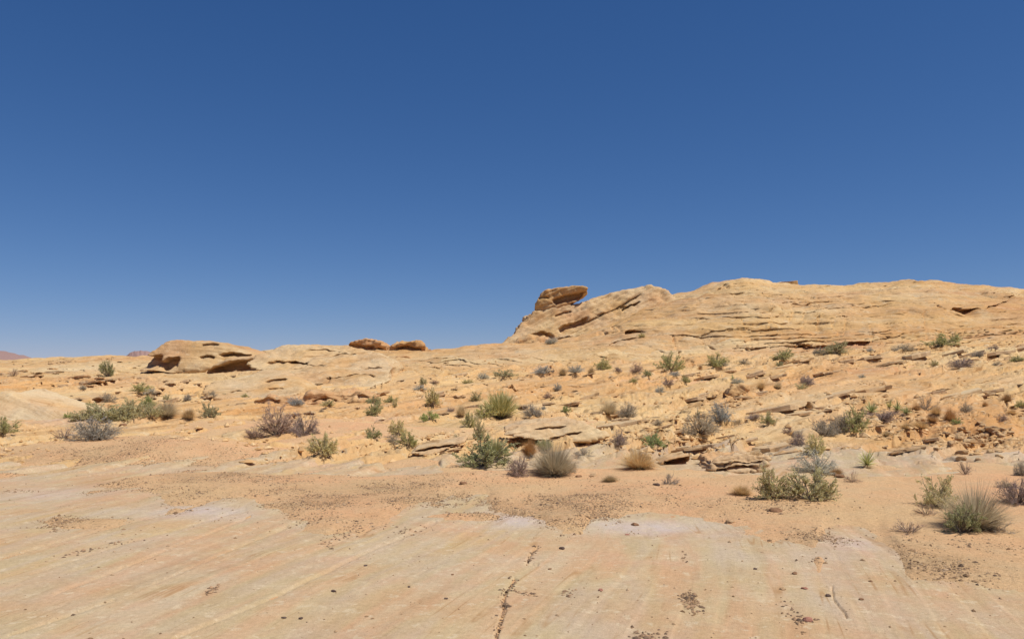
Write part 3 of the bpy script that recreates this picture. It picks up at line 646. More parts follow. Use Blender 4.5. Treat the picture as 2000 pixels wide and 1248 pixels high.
rock('crest_block', [([(1506, 562), (1514, 553), (1530, 548), (1558, 548), (1561, 556), (1556, 565)], 76.5, 2.2, .2)], 0.09, 3, 'low flat block on the crest of the big hill', 'boulder', tilt=.02, amp=.1, lump=.1, seed=59)

def grounded(name, poly, thick, lean, label, mat='outcrop', sink=0, **kw):
    ub = np.mean([p[0] for p in poly]); vb = max(p[1] for p in poly)
    d = spot(ub, vb)[1]
    cx = ub; P = [(u, v + (sink if v > vb - 6 else 0)) for u, v in poly]
    return rock(name, [(P, d, thick, lean)], kw.pop('voxel', 0.03), kw.pop('iters', 3), label, kw.pop('cat', 'boulder'), mat, **kw)
grounded('tan_boulder', [(1422, 767), (1430, 759), (1450, 752), (1466, 757), (1462, 766), (1442, 770)], .7, .3, 'squat tan boulder under a bluish shrub on the slope, left of a straw tuft', 'slab', tilt=.2, amp=.03, lump=.08, seed=61, sink=4)
dl = spot(1440, 921)[1]
rock('layered_ledge', [([(1386, 910), (1392, 899), (1440, 895), (1500, 889), (1506, 898), (1484, 905), (1440, 908)], dl + .12, .9, .2),
                       ([(1390, 928), (1392, 911), (1404, 907), (1440, 907), (1490, 900), (1502, 906), (1482, 924), (1428, 930)], dl, .9, .1),
                       ([(1418, 930), (1428, 916), (1462, 913), (1476, 918), (1470, 930)], dl - .1, .5, .2)], .02, 2,
     'layered orange ledge with a shaded front, right above the open sand', 'rock ledge', 'slab', tilt=.16, amp=.05, freq=2.6, lump=.07, red=.15, bleach=.4, seed=63,
     ledges=[([(1386, 909), (1430, 907), (1500, 899)], 5, .16), ([(1392, 917), (1430, 914), (1480, 908)], 8, .2)])
grounded('rock_shelf', [(1288, 903), (1308, 895), (1350, 888), (1350, 897), (1338, 907), (1316, 905)], .6, -.35, 'pale slab with a dark hollow under its right end, left of the layered ledge', 'slab', 3,
         tilt=.2, amp=.02, freq=2.5, lump=.03, seed=65, cat='rock slab', voxel=.022, ledges=[([(1296, 901), (1320, 897), (1350, 890)], 14, .4)])
grounded('pale_boulder', [(1560, 856), (1566, 844), (1584, 837), (1601, 844), (1605, 857)], .6, .6, 'smooth pale boulder left of the large green bush and its grey neighbour', 'slab', 4, tilt=.1, amp=.01, lump=.05, bleach=.8, red=0, seed=67)
grounded('low_ledge', [(985, 849), (1020, 835), (1060, 828), (1110, 824), (1150, 834), (1192, 852), (1150, 858), (1060, 857)], 2.2, 1.4, 'long low pale rock hump in the sand behind the big green bush', 'slab', 5, tilt=.2, amp=.025, freq=1.6, lump=.06, bleach=.5, seed=69, cat='rock ledge',
         ledges=[([(1040, 837), (1070, 833), (1110, 830)], 5, .15), ([(1070, 852), (1100, 848), (1140, 846)], 6, .2)])
grounded('tilted_slab', [(798, 884), (812, 876), (850, 867), (905, 858), (912, 864), (880, 874), (845, 886)], 1.4, .9, 'thin pale tilted slab with dark edges, left of the big green bush', 'slab', 3, tilt=.22, amp=.03, freq=3, lump=.03, bleach=.5, seed=71, cat='rock slab', voxel=.025,
         ledges=[([(805, 881), (850, 872), (900, 864)], 6, .3)])
grounded('tongue_rock', [(-60, 818), (-20, 775), (5, 764), (30, 775), (75, 795), (150, 817), (100, 826), (20, 826)], 4.0, 1.5, 'smooth pale sloping rock tongue at the left edge above the flat', 'slab', 26, tilt=-.3, amp=.03, freq=1.2, lump=.06, bleach=.6, red=0, seed=73, cat='rock slab', voxel=.05)

# ------------------------------------------------------------------ broken slabs and stones that belong to the slopes
def slab_mesh(seed):
    r = np.random.default_rng(seed); n = 15; nl = int(r.integers(1, 4))
    th = np.sort(np.linspace(0, 2 * math.pi, n, endpoint=False) + r.uniform(-.15, .15, n))
    rad = 1 + r.uniform(-.22, .22, n)
    asp = r.uniform(.4, .75); p = r.uniform(2.0, 3.5)
    c, s = np.cos(th), np.sin(th); k = rad / (np.abs(c) ** p + np.abs(s) ** p) ** (1 / p)
    ring = np.stack([.5 * k * c, .5 * asp * k * s], -1)
    H = r.uniform(.13, .26); co = []; q = []; tr = []; z = -.5 * H; rings = 0
    for l in range(nl):
        h = H / nl * r.uniform(.8, 1.2); off = r.uniform(-.05, .05, 2); sc = r.uniform(.86, 1.04) * (1 - .06 * l)
        jit = r.normal(0, .012, (n, 2))
        for zz_, e in ((z, .97), (z + h * .82, 1.0), (z + h, .94)):
            co.append(np.column_stack([ring * sc * e + off + jit + r.normal(0, .006, (n, 2)), np.full(n, zz_) + r.normal(0, .008, n)]))
        z += h
    R = len(co); co = np.concatenate(co)
    for a in range(R - 1):
        for i in range(n):
            q.append((a * n + i, a * n + (i + 1) % n, (a + 1) * n + (i + 1) % n, (a + 1) * n + i))
    top = co[(R - 1) * n:].mean(0) + (0, 0, .01); co = np.vstack([co, top])
    for i in range(n): tr.append(((R - 1) * n + i, (R - 1) * n + (i + 1) % n, len(co) - 1))
    me = mesh_from('slab', co, q, tr, smooth=False)
    add_attr(me, 'bed', co[:, 2] * .8); add_attr(me, 'red', np.full(len(co), r.uniform(0, .5))); add_attr(me, 'lilac', np.zeros(len(co))); add_attr(me, 'bleach', np.full(len(co), r.uniform(0.2, .9)))
    me.materials.append(MAT['slab'])
    return me
SLABS = [slab_mesh(100 + i) for i in range(14)]
def stone_mesh(seed, mat):
    r = np.random.default_rng(seed)
    import bmesh
    bm = bmesh.new(); bmesh.ops.create_icosphere(bm, subdivisions=2, radius=.47)
    for v in bm.verts:
        p = np.array(v.co); m = 1 + .42 * float(noise3(*(p * 2.1 + seed * 3.7))) + .12 * float(noise3(*(p * 5 + seed)))
        ax = np.abs(p); m *= (1.0 / max(.72, (ax ** 4).sum() ** .25 / .5 * .85))
        v.co = Vector(p * m)
    me = bpy.data.meshes.new('stone'); bm.to_mesh(me); bm.free(); me.materials.append(MAT[mat])
    n = len(me.vertices); co = np.empty(n * 3, f32); me.vertices.foreach_get('co', co)
    add_attr(me, 'bed', co.reshape(-1, 3)[:, 2]); add_attr(me, 'red', np.full(n, .25)); add_attr(me, 'lilac', np.zeros(n)); add_attr(me, 'bleach', np.full(n, .2))
    return me
def put_slab(u, v, w_px, rz=None, tl=None, sink=.55, lift=None, hz=.62):
    p = spot(u, v); d = p[1]; w = w_px * d / F
    host = 'slickrock' if d < 14 else 'rocky_slope' if d < 46.5 else 'sandstone_hill' if u > 1150 else 'sandstone_ridge'
    o = link('rock_slab', SLABS[int(rng.integers(len(SLABS)))], GROUND[host])
    o.location = (p[0], p[1] + .12 * w, p[2] + w * .10 * (1 - 2 * sink) * hz)
    o.scale = (w, w * rng.uniform(.8, 1.3), w * rng.uniform(.75, 1.25) * hz)
    o.rotation_euler = (rng.uniform(-.22, -.02) if lift is None else lift, -.2 + rng.normal(0, .05) if tl is None else tl, rng.uniform(-.5, .5) if rz is None else rz)
    return o
for a in [(830, 874, 70), (870, 868, 60), (880, 882, 45), (1080, 846, 60), (1120, 842, 50), (1140, 850, 40), (1205, 832, 75), (1240, 826, 60), (1290, 838, 60), (1320, 845, 50), (1215, 822, 40),
          (1350, 880, 70), (1390, 872, 60), (1370, 890, 50), (1325, 880, 40), (1420, 855, 45), (1460, 862, 60), (1510, 880, 70), (1560, 895, 40), (1540, 885, 55), (1485, 805, 70), (1520, 803, 80),
          (1590, 800, 60), (1610, 806, 45), (1560, 810, 55), (1640, 775, 90), (1700, 765, 80), (1480, 772, 55), (1440, 780, 50), (1400, 790, 45), (1350, 785, 60), (1370, 775, 50), (1850, 777, 70),
          (1830, 768, 45), (1890, 770, 60), (1940, 768, 60), (1925, 776, 40), (540, 783, 55), (580, 780, 45), (655, 778, 60), (700, 775, 70), (740, 772, 45), (570, 812, 40), (600, 808, 30),
          (1200, 808, 45), (1170, 808, 35), (1110, 795, 50), (1140, 780, 60), (1060, 790, 45), (1015, 795, 40), (925, 795, 35), (890, 778, 40), (850, 772, 45), (1780, 880, 55), (1800, 872, 45), (1760, 888, 40),
          (1820, 862, 40), (140, 785, 60), (90, 787, 45), (190, 783, 40), (330, 785, 45), (365, 775, 40), (300, 770, 35), (180, 750, 45), (150, 740, 50), (210, 745, 35), (60, 735, 40), (100, 728, 45), (240, 740, 40),
          (1460, 722, 45), (1540, 716, 60), (1560, 708, 60), (1470, 737, 60), (1510, 742, 50), (1600, 735, 40), (1380, 740, 50), (1350, 733, 45), (1420, 728, 40), (1900, 695, 60), (1960, 690, 70), (1990, 684, 50),
          (1860, 692, 45), (1790, 700, 55), (1740, 712, 50), (1700, 702, 55), (1650, 708, 45)]:
    put_slab(*a)
def in_scatter(u, v):
    if v > 800 and u < 760: return .05
    if 815 < v < 850 and u < 1180: return .1
    if v > 885: return .35 if u > 1380 else 0
    return 1.0
cnt = 0
while cnt < 140:
    u = rng.uniform(-30, 2030); v = rng.uniform(700 - 25 * sstep(1000, 1900, u), 905)
    if rng.random() > in_scatter(u, v) * (1.2 - (v - 690) / 400): continue
    p = spot(u, v)
    if noise3(p[0] * .22, p[1] * .22, 3.3) < -0.12: continue
    put_slab(u, v, float(rng.choice([9, 12, 15, 19, 25, 32], p=[.24, .26, .2, .16, .09, .05])) * (1.1 - .0007 * (900 - v)))
    cnt += 1
for i in range(55):                                   # loose chunks on the left slope
    u = rng.uniform(0, 480); v = rng.uniform(706, 792)
    put_slab(u, v, float(rng.choice([9, 12, 16, 22])), hz=1.0, sink=.4)
STONE_T = [stone_mesh(i, 'slab') for i in range(5)]
for i in range(46):                                   # rubble at the right
    u = 1915 + rng.normal(0, 38); v = 858 + (u - 1915) * -.05 + rng.normal(0, 20)
    if u > 2010 or v > 905: continue
    p = spot(u, v); w = rng.uniform(6, 17) * p[1] / F
    o = link('stone', STONE_T[i % 5], GROUND['rocky_slope']); o.location = p + (0, 0, .12 * w)
    o.scale = (w * rng.uniform(.9, 1.6), w * rng.uniform(.7, 1.1), w * rng.uniform(.45, .75)); o.rotation_euler = rng.uniform(-.3, .3, 2).tolist() + [rng.uniform(0, 6)]

# ------------------------------------------------------------------ gravel and lone stones
def pebble_field(name, px, py, size, mat, label):
    n = len(px); z = height(px, py)
    base = np.array([(1, 0, 0), (.31, .95, 0), (-.81, .59, 0), (-.81, -.59, 0), (.31, -.95, 0), (0, 0, .8), (0, 0, -.6)])
    tri = np.array([(0, 1, 5), (1, 2, 5), (2, 3, 5), (3, 4, 5), (4, 0, 5), (1, 0, 6), (2, 1, 6), (3, 2, 6), (4, 3, 6), (0, 4, 6)])
    a = rng.uniform(0, 6.283, n); ca, sa = np.cos(a), np.sin(a)
    B = base[None] * (1 + rng.uniform(-.3, .3, (n, 7, 1))) * np.stack([size * rng.uniform(.7, 1.4, n), size * rng.uniform(.6, 1.0, n), size * rng.uniform(.45, .9, n)], -1)[:, None, :]
    co = np.empty_like(B); co[..., 0] = B[..., 0] * ca[:, None] - B[..., 1] * sa[:, None] + px[:, None]
    co[..., 1] = B[..., 0] * sa[:, None] + B[..., 1] * ca[:, None] + py[:, None]; co[..., 2] = B[..., 2] + (z + .15 * size)[:, None]
    T = (tri[None] + 7 * np.arange(n)[:, None, None]).reshape(-1, 3)
    o = link(name, mesh_from(name, co.reshape(-1, 3), tris=T, smooth=False), None, MAT[mat]); o['kind'] = 'stuff'; tag(o, label, 'gravel')
def gravel_points(n, k):
    y = np.exp(rng.uniform(math.log(5), math.log(24), n)); u = rng.uniform(-150, 2150, n); x = (u - 1000) / F * y
    g = grid_val(GRAV, x, y) * (grid_val(ZSAND - ZR, x, y) > -0.012)
    cl = np.clip(.5 + 1.2 * fbm(x * 1.6, y * 1.6, 5.5, 3), 0.02, 1)
    ok = rng.random(n) < np.clip(g, 0, 1) ** 1.5 * cl + k
    print('pebbles', ok.sum()); return x[ok], y[ok]
gx, gy = gravel_points(520000, .0025)
pebble_field('gravel', gx, gy, np.clip(rng.lognormal(-4.95, .45, len(gx)), .003, .028), 'pebble', 'tan and brown gravel strewn over the sand in front of the bushes')
gx, gy = gravel_points(300000, .0004)
pebble_field('dark_gravel', gx, gy, np.clip(rng.lognormal(-5.05, .5, len(gx)), .003, .028), 'pebble_dark', 'dark brown pebbles mixed into the gravel band')
def along(lines):
    xs, ys = [], []
    for line, n, spread in lines:
        L = np.array(line, float); seg = rng.integers(0, len(L) - 1, n); tt = rng.random(n)[:, None]
        p = L[seg] * (1 - tt) + L[seg + 1] * tt + rng.normal(0, 1, (n, 2)) * (spread, spread * .6)
        y = F * EYE / (p[:, 1] - VH); xs.append((p[:, 0] - 1000) / F * y); ys.append(y)
    return np.concatenate(xs), np.concatenate(ys)
n = 90000
ry = np.exp(rng.uniform(math.log(14), math.log(50), n)); ru = rng.uniform(-60, 2060, n); rx = (ru - 1000) / F * ry
rk = np.clip(1.3 * fbm(rx * .35, ry * .35, 91.3, 3) + .12, 0, 1) * np.clip(grid_val(rough_mid, rx, ry) + .15 * (ry > 40), 0, 1) * (.25 + .75 * (grid_val(ZSAND - ZR, rx, ry) < 0.0))
ok = rng.random(n) < rk * .5
rx, ry = rx[ok], ry[ok]; print('rubble', len(rx))
pebble_field('rock_rubble', rx, ry, np.clip(rng.lognormal(-3.3, .5, len(rx)), .015, .13), 'rubble', 'small broken sandstone chips strewn over the rocky slope')
cx, cy = along([([(1052, 1068), (1036, 1082), (1030, 1100)], 38, 4), ([(1005, 1130), (990, 1150), (982, 1170)], 46, 5), ([(982, 1170), (985, 1190), (975, 1220), (968, 1248)], 60, 4),
                ([(1000, 1156), (1020, 1156), (1030, 1160), (1052, 1162)], 22, 4), ([(1335, 1078), (1340, 1095)], 10, 4), ([(1338, 1160), (1350, 1180), (1362, 1196)], 60, 8),
                ([(1240, 1236), (1300, 1246)], 40, 10), ([(1525, 1170), (1550, 1200), (1560, 1225)], 26, 9), ([(1570, 1205), (1590, 1214)], 12, 6), ([(1105, 1160), (1135, 1165)], 14, 8),
                ([(760, 1048), (830, 1035)], 30, 8), ([(630, 1070), (700, 1030)], 60, 9), ([(400, 1160), (430, 1145)], 26, 5), ([(120, 1085), (280, 1050)], 40, 4)])
pebble_field('crack_gravel', cx, cy, np.clip(rng.lognormal(-4.45, .35, len(cx)), .006, .024), 'pebble_dark', 'dark pebbles caught in the cracks of the foreground slickrock')
SD = {m: [stone_mesh(20 + i + 7 * k, m) for i in range(3)] for k, m in enumerate(('stone_dark', 'stone_brown', 'stone_tan', 'stone_red'))}
for i, (u, v, w, m, lab) in enumerate([
        (555, 1208, 11, 'stone_dark', 'left of two small dark stones side by side at the bottom left'), (588, 1208, 10, 'stone_dark', 'right of two small dark stones side by side at the bottom left'),
        (651, 1156, 11, 'stone_dark', 'oblong dark stone alone on slickrock above the bottom pair'), (714, 1106, 8, 'stone_dark', 'small dark pebble near the end of the long orange groove'),
        (799, 1148, 7, 'stone_dark', 'tiny dark pebble left of the lone dark stone at bottom centre'), (872, 1170, 8, 'stone_dark', 'lone dark round stone left of the pebble-filled crack'),
        (884, 1122, 7, 'stone_brown', 'tiny brown pebble above the lone dark stone'), (1097, 1072, 12, 'stone_dark', 'flat dark stone right of the top end of the pebble crack'),
        (1074, 1112, 8, 'stone_brown', 'small brown stone right of the middle of the pebble crack'), (1240, 1026, 15, 'stone_brown', 'brown flat stone at the upper edge of the bare rock'),
        (1225, 1045, 9, 'stone_red', 'small pointed reddish stone below a brown flat one'), (1173, 1154, 12, 'stone_red', 'reddish chip on bare rock right of the pebble crack'),
        (1475, 1113, 8, 'stone_dark', 'small dark stone on bare rock left of a brown one'), (1552, 1122, 13, 'stone_brown', 'brown rounded stone in the middle of the right slickrock'),
        (1528, 1152, 13, 'stone_tan', 'tan chip left of the red stone on the right slickrock'), (1571, 1151, 14, 'stone_red', 'dull red stone just left of the thin forked crack'),
        (1617, 1164, 13, 'stone_dark', 'purplish dark stone beside the thin forked crack'), (1682, 1172, 10, 'stone_brown', 'brown chip right of the thin forked crack'),
        (1578, 1212, 22, 'stone_red', 'broken pinkish stone near the bottom right'), (1426, 1022, 18, 'stone_tan', 'tan block at the edge of the sand above the right slickrock'),
        (1515, 998, 27, 'stone_brown', 'dark flat brown stone on sand below the olive bushes'), (1700, 1135, 8, 'stone_brown', 'small brown pebble at the sand edge on the right'),
        (1130, 932, 12, 'stone_brown', 'brown stone just right of the big straw-coloured bush'), (1158, 930, 18, 'stone_tan', 'tan stone second to the right of the big straw-coloured bush'),
        (1283, 948, 14, 'stone_dark', 'grey stone beside the whitish twiggy shrub on the sand'), (905, 944, 17, 'stone_brown', 'brown clod on sand below the big green bush'),
        (1640, 932, 20, 'stone_brown', 'brown rounded rock at the foot of the bluish shrub'), (1910, 898, 13, 'stone_tan', 'upright tan block standing below the rubble'),
        (240, 832, 18, 'stone_brown', 'dark brown rock to the right behind the left grey shrub'), (640, 897, 10, 'stone_dark', 'small dark stone at the foot of the lone olive bush'),
        (1072, 925, 12, 'stone_tan', 'pale stone half hidden at the base of the big straw-coloured bush')]):
    p = spot(u, v); s = w * p[1] / F * .8
    o = link('stone', SD[m][i % 3]); o.location = p + (0, 0, .07 * s); o.scale = (s, s * .8, s * (.38 + .25 * ((i * 7) % 5) / 5)); o.rotation_euler = (.1 * (i % 3), .1 * (i % 2), i * 1.3)
    tag(o, lab, 'stone', 'lone stones on the rock and sand')

# ------------------------------------------------------------------ desert plants
class PM:
    def __init__(s): s.v = []; s.q = []; s.t = []; s.n = 0
    def add(s, co, q=None, t=None):
        s.v.append(co)
        if q is not None and len(q): s.q.append(np.asarray(q) + s.n)
        if t is not None and len(t): s.t.append(np.asarray(t) + s.n)
        s.n += len(co)
    def mesh(s, name, zs):
        co = np.concatenate(s.v); co[:, 2] *= zs
        return mesh_from(name, co, np.concatenate(s.q) if s.q else None, np.concatenate(s.t) if s.t else None, smooth=False)

def unit(a): return a / np.maximum(np.linalg.norm(a, axis=-1, keepdims=True), 1e-9)
def tubes(pm, paths, r0, r1):
    """paths (n,k,3): three-sided tapering stems"""
    n, k, _ = paths.shape
    d = unit(paths[:, -1] - paths[:, 0]); a = unit(np.cross(d, np.array([.3, .2, .93]))); b_ = np.cross(d, a)
    rad = (r0[:, None] + (r1 - r0)[:, None] * np.linspace(0, 1, k)[None])[..., None, None]
    ang = np.arange(3) * 2.094
    ring = (np.cos(ang)[None, :, None] * a[:, None] + np.sin(ang)[None, :, None] * b_[:, None])[:, None]
    co = (paths[:, :, None] + rad * ring).reshape(-1, 3)
    q = []
    for j in range(k - 1):
        for i in range(3): q.append((j * 3 + i, j * 3 + (i + 1) % 3, j * 3 + 3 + (i + 1) % 3, j * 3 + 3 + i))
    Q = (np.array(q)[None] + (3 * k * np.arange(n))[:, None, None]).reshape(-1, 4)
    pm.add(co, Q)
def leaves(pm, C, dirs, ln, wd, r):
    n = len(C); sd_ = unit(np.cross(dirs, r.normal(size=(n, 3)))) * wd[:, None]
    D_ = dirs * ln[:, None]
    co = np.stack([C, C + .5 * D_ + sd_, C + D_, C + .5 * D_ - sd_], 1).reshape(-1, 3)
    pm.add(co, np.arange(4 * n).reshape(n, 4))
def blades(pm, B, dirs, ln, wd, droop, r):
    n = len(B); side_ = unit(np.cross(dirs, np.array([0, 0, 1.0]) + .3 * r.normal(size=(n, 3)))) * wd[:, None]
    g = np.zeros((n, 3)); g[:, 2] = -droop
    m = B + dirs * (ln * .55)[:, None] + g * (ln * .2)[:, None]; e = B + dirs * ln[:, None] + g * ln[:, None]
    co = np.stack([B - side_, B + side_, m + side_ * .8, m - side_ * .8, e], 1).reshape(-1, 3)
    i = 5 * np.arange(n)
    pm.add(co, np.stack([i, i + 1, i + 2, i + 3], -1), np.stack([i + 3, i + 2, i + 4], -1))
def dome_dirs(n, lo, hi, r):
    th = r.uniform(0, 6.283, n); el = np.arcsin(np.clip(r.uniform(np.sin(lo), np.sin(hi), n), -1, 1))
    return np.stack([np.cos(th) * np.cos(el), np.sin(th) * np.cos(el), np.sin(el)], -1)
def curved(B, E, k, bow, r):
    t_ = np.linspace(0, 1, k)[None, :, None]; n = len(B)
    mid_ = (B + E) / 2 + r.normal(0, bow, (n, 3)) - np.array([0, 0, .0]); 
    return (1 - t_) ** 2 * B[:, None] + 2 * t_ * (1 - t_) * mid_[:, None] + t_ ** 2 * E[:, None]

def branching(r, ns, nt, spread=.0, lo=.1):
    """main stems on an uneven dome, twigs off their outer half"""
    dr = dome_dirs(ns, lo, 1.5, r)
    lump = 1 + .38 * noise3(dr[:, 0] * 1.7 + r.uniform(0, 50), dr[:, 1] * 1.7, dr[:, 2] * 1.7)
    R = (.5 * lump * r.uniform(.7, 1.0, ns))[:, None]
    E = dr * R * np.array([1, 1, 1.25]); B = r.normal(0, .025, (ns, 3)); B[:, 2] = -.02
    main = curved(B, E, 5, .04, r)
    idx = np.repeat(np.arange(ns), nt); t_ = r.uniform(.35, 1.0, ns * nt)
    k = np.clip((t_ * 4).astype(int), 0, 3); f_ = (t_ * 4 - k)[:, None]
    S0 = main[idx, k] * (1 - f_) + main[idx, k + 1] * f_
    td = unit(dr[idx] + .75 * r.normal(size=(ns * nt, 3)) + (0, 0, .25))
    tl = r.uniform(.08, .2, ns * nt)
    T = curved(S0, S0 + td * tl[:, None], 3, .012, r)
    return main, T, td
def floor_(a): a[..., 2] = np.maximum(a[..., 2], .0); return a

def plant_leafy(r, n_leaf=6500, ls=.034, ns=36, nt=7):
    main, T, td = branching(r, ns, nt); floor_(T)
    st = PM(); tubes(st, main, np.full(len(main), .011), np.full(len(main), .004)); tubes(st, T, np.full(len(T), .004), np.full(len(T), .0018))
    fo = PM(); w = r.random(len(T)) ** 1.5; w /= w.sum(); k = r.choice(len(T), n_leaf, p=w); t_ = r.uniform(.2, 1.1, n_leaf)[:, None]
    C = T[k, 0] * (1 - t_) + T[k, 2] * t_ + r.normal(0, .012, (n_leaf, 3)); C[:, 2] = np.maximum(C[:, 2], .01)
    leaves(fo, C, unit(td[k] + r.normal(0, .8, (n_leaf, 3))), ls * r.uniform(.6, 1.25, n_leaf), ls * .24 * r.uniform(.7, 1.3, n_leaf), r)
    return st, fo
def plant_twiggy(r, n_leaf=3200, ls=.024, ns=60, nt=9):
    main, T, td = branching(r, ns, nt, lo=.02); floor_(T)
    st = PM(); tubes(st, main, np.full(len(main), .009), np.full(len(main), .003))
    fo = PM(); tubes(fo, T, np.full(len(T), .0036), np.full(len(T), .0018))
    k = r.integers(0, len(T), 900); S0 = T[k, 1]; T2 = curved(S0, S0 + unit(td[k] + r.normal(0, .9, (900, 3))) * r.uniform(.04, .11, 900)[:, None], 3, .006, r); floor_(T2)
    tubes(fo, T2, np.full(900, .0026), np.full(900, .0014))
    k = r.integers(0, len(T2), n_leaf); t_ = r.random(n_leaf)[:, None]
    C = T2[k, 0] * (1 - t_) + T2[k, 2] * t_ + r.normal(0, .006, (n_leaf, 3)); C[:, 2] = np.maximum(C[:, 2], .005)
    leaves(fo, C, unit(r.normal(size=(n_leaf, 3))), ls * r.uniform(.6, 1.2, n_leaf), ls * .25 * np.ones(n_leaf), r)
    return st, fo
def plant_dead(r):
    main, T, td = branching(r, 26, 7, lo=.0); floor_(T)
    st = PM(); tubes(st, main, np.full(len(main), .010), np.full(len(main), .004))
    fo = PM(); tubes(fo, T, np.full(len(T), .0042), np.full(len(T), .002))
    k = r.integers(0, len(T), 350); S0 = T[k, 1]; T2 = curved(S0, S0 + unit(r.normal(size=(350, 3)) + (0, 0, .3)) * r.uniform(.04, .1, 350)[:, None], 3, .006, r); floor_(T2)
    tubes(fo, T2, np.full(350, .003), np.full(350, .0016))
    return st, fo
def plant_tuft(r, n=2300, lo=.28, hi=1.57, wd=.0024, droop=.12, root=.10):
    st = PM(); fo = PM()
    dr = dome_dirs(n, lo, hi, r); B = dr * (1, 1, 0) * root * r.random((n, 1)) ** .5 + r.normal(0, .01, (n, 3)); B[:, 2] = 0
    lump = 1 + .25 * noise3(dr[:, 0] * 2 + r.uniform(0, 50), dr[:, 1] * 2, dr[:, 2] * 2)
    blades(fo, B, unit(dr + r.normal(0, .10, (n, 3))), .56 * lump * r.uniform(.55, 1.1, n), wd * r.uniform(.6, 1.3, n), droop * r.uniform(.3, 1.6, n), r)
    m = 220; d2 = dome_dirs(m, .02, .6, r); B2 = d2 * (1, 1, 0) * root * .8
    blades(st, B2, d2, r.uniform(.15, .38, m), np.full(m, .005), np.full(m, .12), r)
    for p_ in (fo, st):
        p_.v = [np.column_stack([c[:, :2], np.maximum(c[:, 2], 0.002)]) for c in p_.v]
    return st, fo
def plant_ephedra(r):
    st, fo = plant_tuft(r, 620, .45, 1.5, .006, .03, .10)
    C = fo.v[0].reshape(-1, 5, 3); k = r.integers(0, len(C), 900); S0 = C[k, 2]
    blades(fo, S0, unit(C[k, 4] - C[k, 0] + r.normal(0, .10, (900, 3))), r.uniform(.08, .2, 900), np.full(900, .0045), np.full(900, .02), r)
    return st, fo
def plant_yucca(r):
    st = PM(); fo = PM(); n = 95
    dr = dome_dirs(n, -.05, 1.5, r); B = dr * .03 + (0, 0, .12)
    blades(fo, B, dr, r.uniform(.38, .56, n), r.uniform(.011, .017, n), r.uniform(0, .08, n), r)
    m = 50; d2 = dome_dirs(m, -.6, .05, r); blades(st, d2 * .03 + (0, 0, .12), d2, r.uniform(.2, .4, m), np.full(m, .010), np.full(m, .15), r)
    tubes(st, np.array([[[0, 0, -.02], [0, 0, .06], [0, 0, .14]]]), np.array([.05]), np.array([.04]))
    for p_ in (fo, st): p_.v = [np.column_stack([c[:, :2], np.maximum(c[:, 2], 0.002)]) for c in p_.v]
    return st, fo
# kind: (object name, category, builder, foliage material, stem material, foliage part name, stem part name, native height, variants)
KINDS = {
    'G': ('green_shrub', 'shrub', plant_leafy, 'leaf_green', 'wood', 'leaves', 'stems', 4),
    'N': ('bright_green_shrub', 'shrub', plant_leafy, 'leaf_bright', 'wood', 'leaves', 'stems', 3),
    'O': ('olive_shrub', 'shrub', plant_leafy, 'leaf_olive', 'wood', 'leaves', 'stems', 4),
    'S': ('grey_shrub', 'shrub', plant_twiggy, 'leaf_grey', 'wood', 'twigs', 'stems', 3),
    'B': ('bluish_shrub', 'shrub', plant_twiggy, 'leaf_blue', 'wood', 'twigs', 'stems', 3),
    'P': ('purplish_shrub', 'shrub', plant_twiggy, 'leaf_purple', 'wood', 'twigs', 'stems', 3),
    'D': ('dead_shrub', 'shrub', plant_dead, 'leaf_purple', 'wood', 'twigs', 'stems', 3),
    'W': ('whitish_shrub', 'shrub', plant_dead, 'leaf_white', 'leaf_white', 'twigs', 'stems', 2),
    'T': ('dry_grass_tuft', 'grass tuft', plant_tuft, 'straw', 'wood', 'blades', 'old_blades', 3),
    'R': ('rusty_grass_tuft', 'grass tuft', plant_tuft, 'rust', 'wood', 'blades', 'old_blades', 2),
    'H': ('grey_straw_tuft', 'grass tuft', plant_tuft, 'straw_grey', 'wood', 'blades', 'old_blades', 2),
    'E': ('green_stem_shrub', 'shrub', plant_ephedra, 'ephedra', 'wood', 'green_stems', 'old_stems', 3),
    'Y': ('yucca', 'yucca', plant_yucca, 'yucca', 'straw_grey', 'blades', 'dead_blades', 3),
}
PROTO = {}
def proto(kind, i):
    if (kind, i) not in PROTO:
        nm, cat, fn, fm, sm, fp, sp_, nv = KINDS[kind]
        st, fo = fn(np.random.default_rng(1000 + 31 * i + sum(map(ord, kind)) * 7))
        allz = np.concatenate(fo.v)
        zs = 1.0 / np.percentile(allz[:, 2], 99.0)
        ms, mf = st.mesh(sp_, zs), fo.mesh(fp, zs)
        ms.materials.append(MAT[sm]); mf.materials.append(MAT[fm])
        wx = np.percentile(allz[:, 0], 98.5) - np.percentile(allz[:, 0], 1.5)
        PROTO[(kind, i)] = (ms, mf, wx)
    return PROTO[(kind, i)]
used_k = {}
def plant(u, v, w, h, kind, label, group=None):
    nm, cat, fn, fm, sm, fp, sp_, nv = KINDS[kind]
    i = used_k.get(kind, 0); used_k[kind] = i + 1
    ms, mf, wx = proto(kind, i % nv)
    p = spot(u, v); k = p[1] / F
    root = link(nm, None); root.empty_display_size = .2
    root.location = (p[0], p[1] + .15 * w * k, float(height(p[0], p[1] + .15 * w * k)[0]) - .01)
    root.scale = (w * k / wx, w * k / wx * rng.uniform(.85, 1.05), h * k * 1.06)
    root.rotation_euler = (0, 0, rng.uniform(0, 6.283))
    link(sp_, ms, root); link(fp, mf, root)
    return tag(root, label, cat, group)

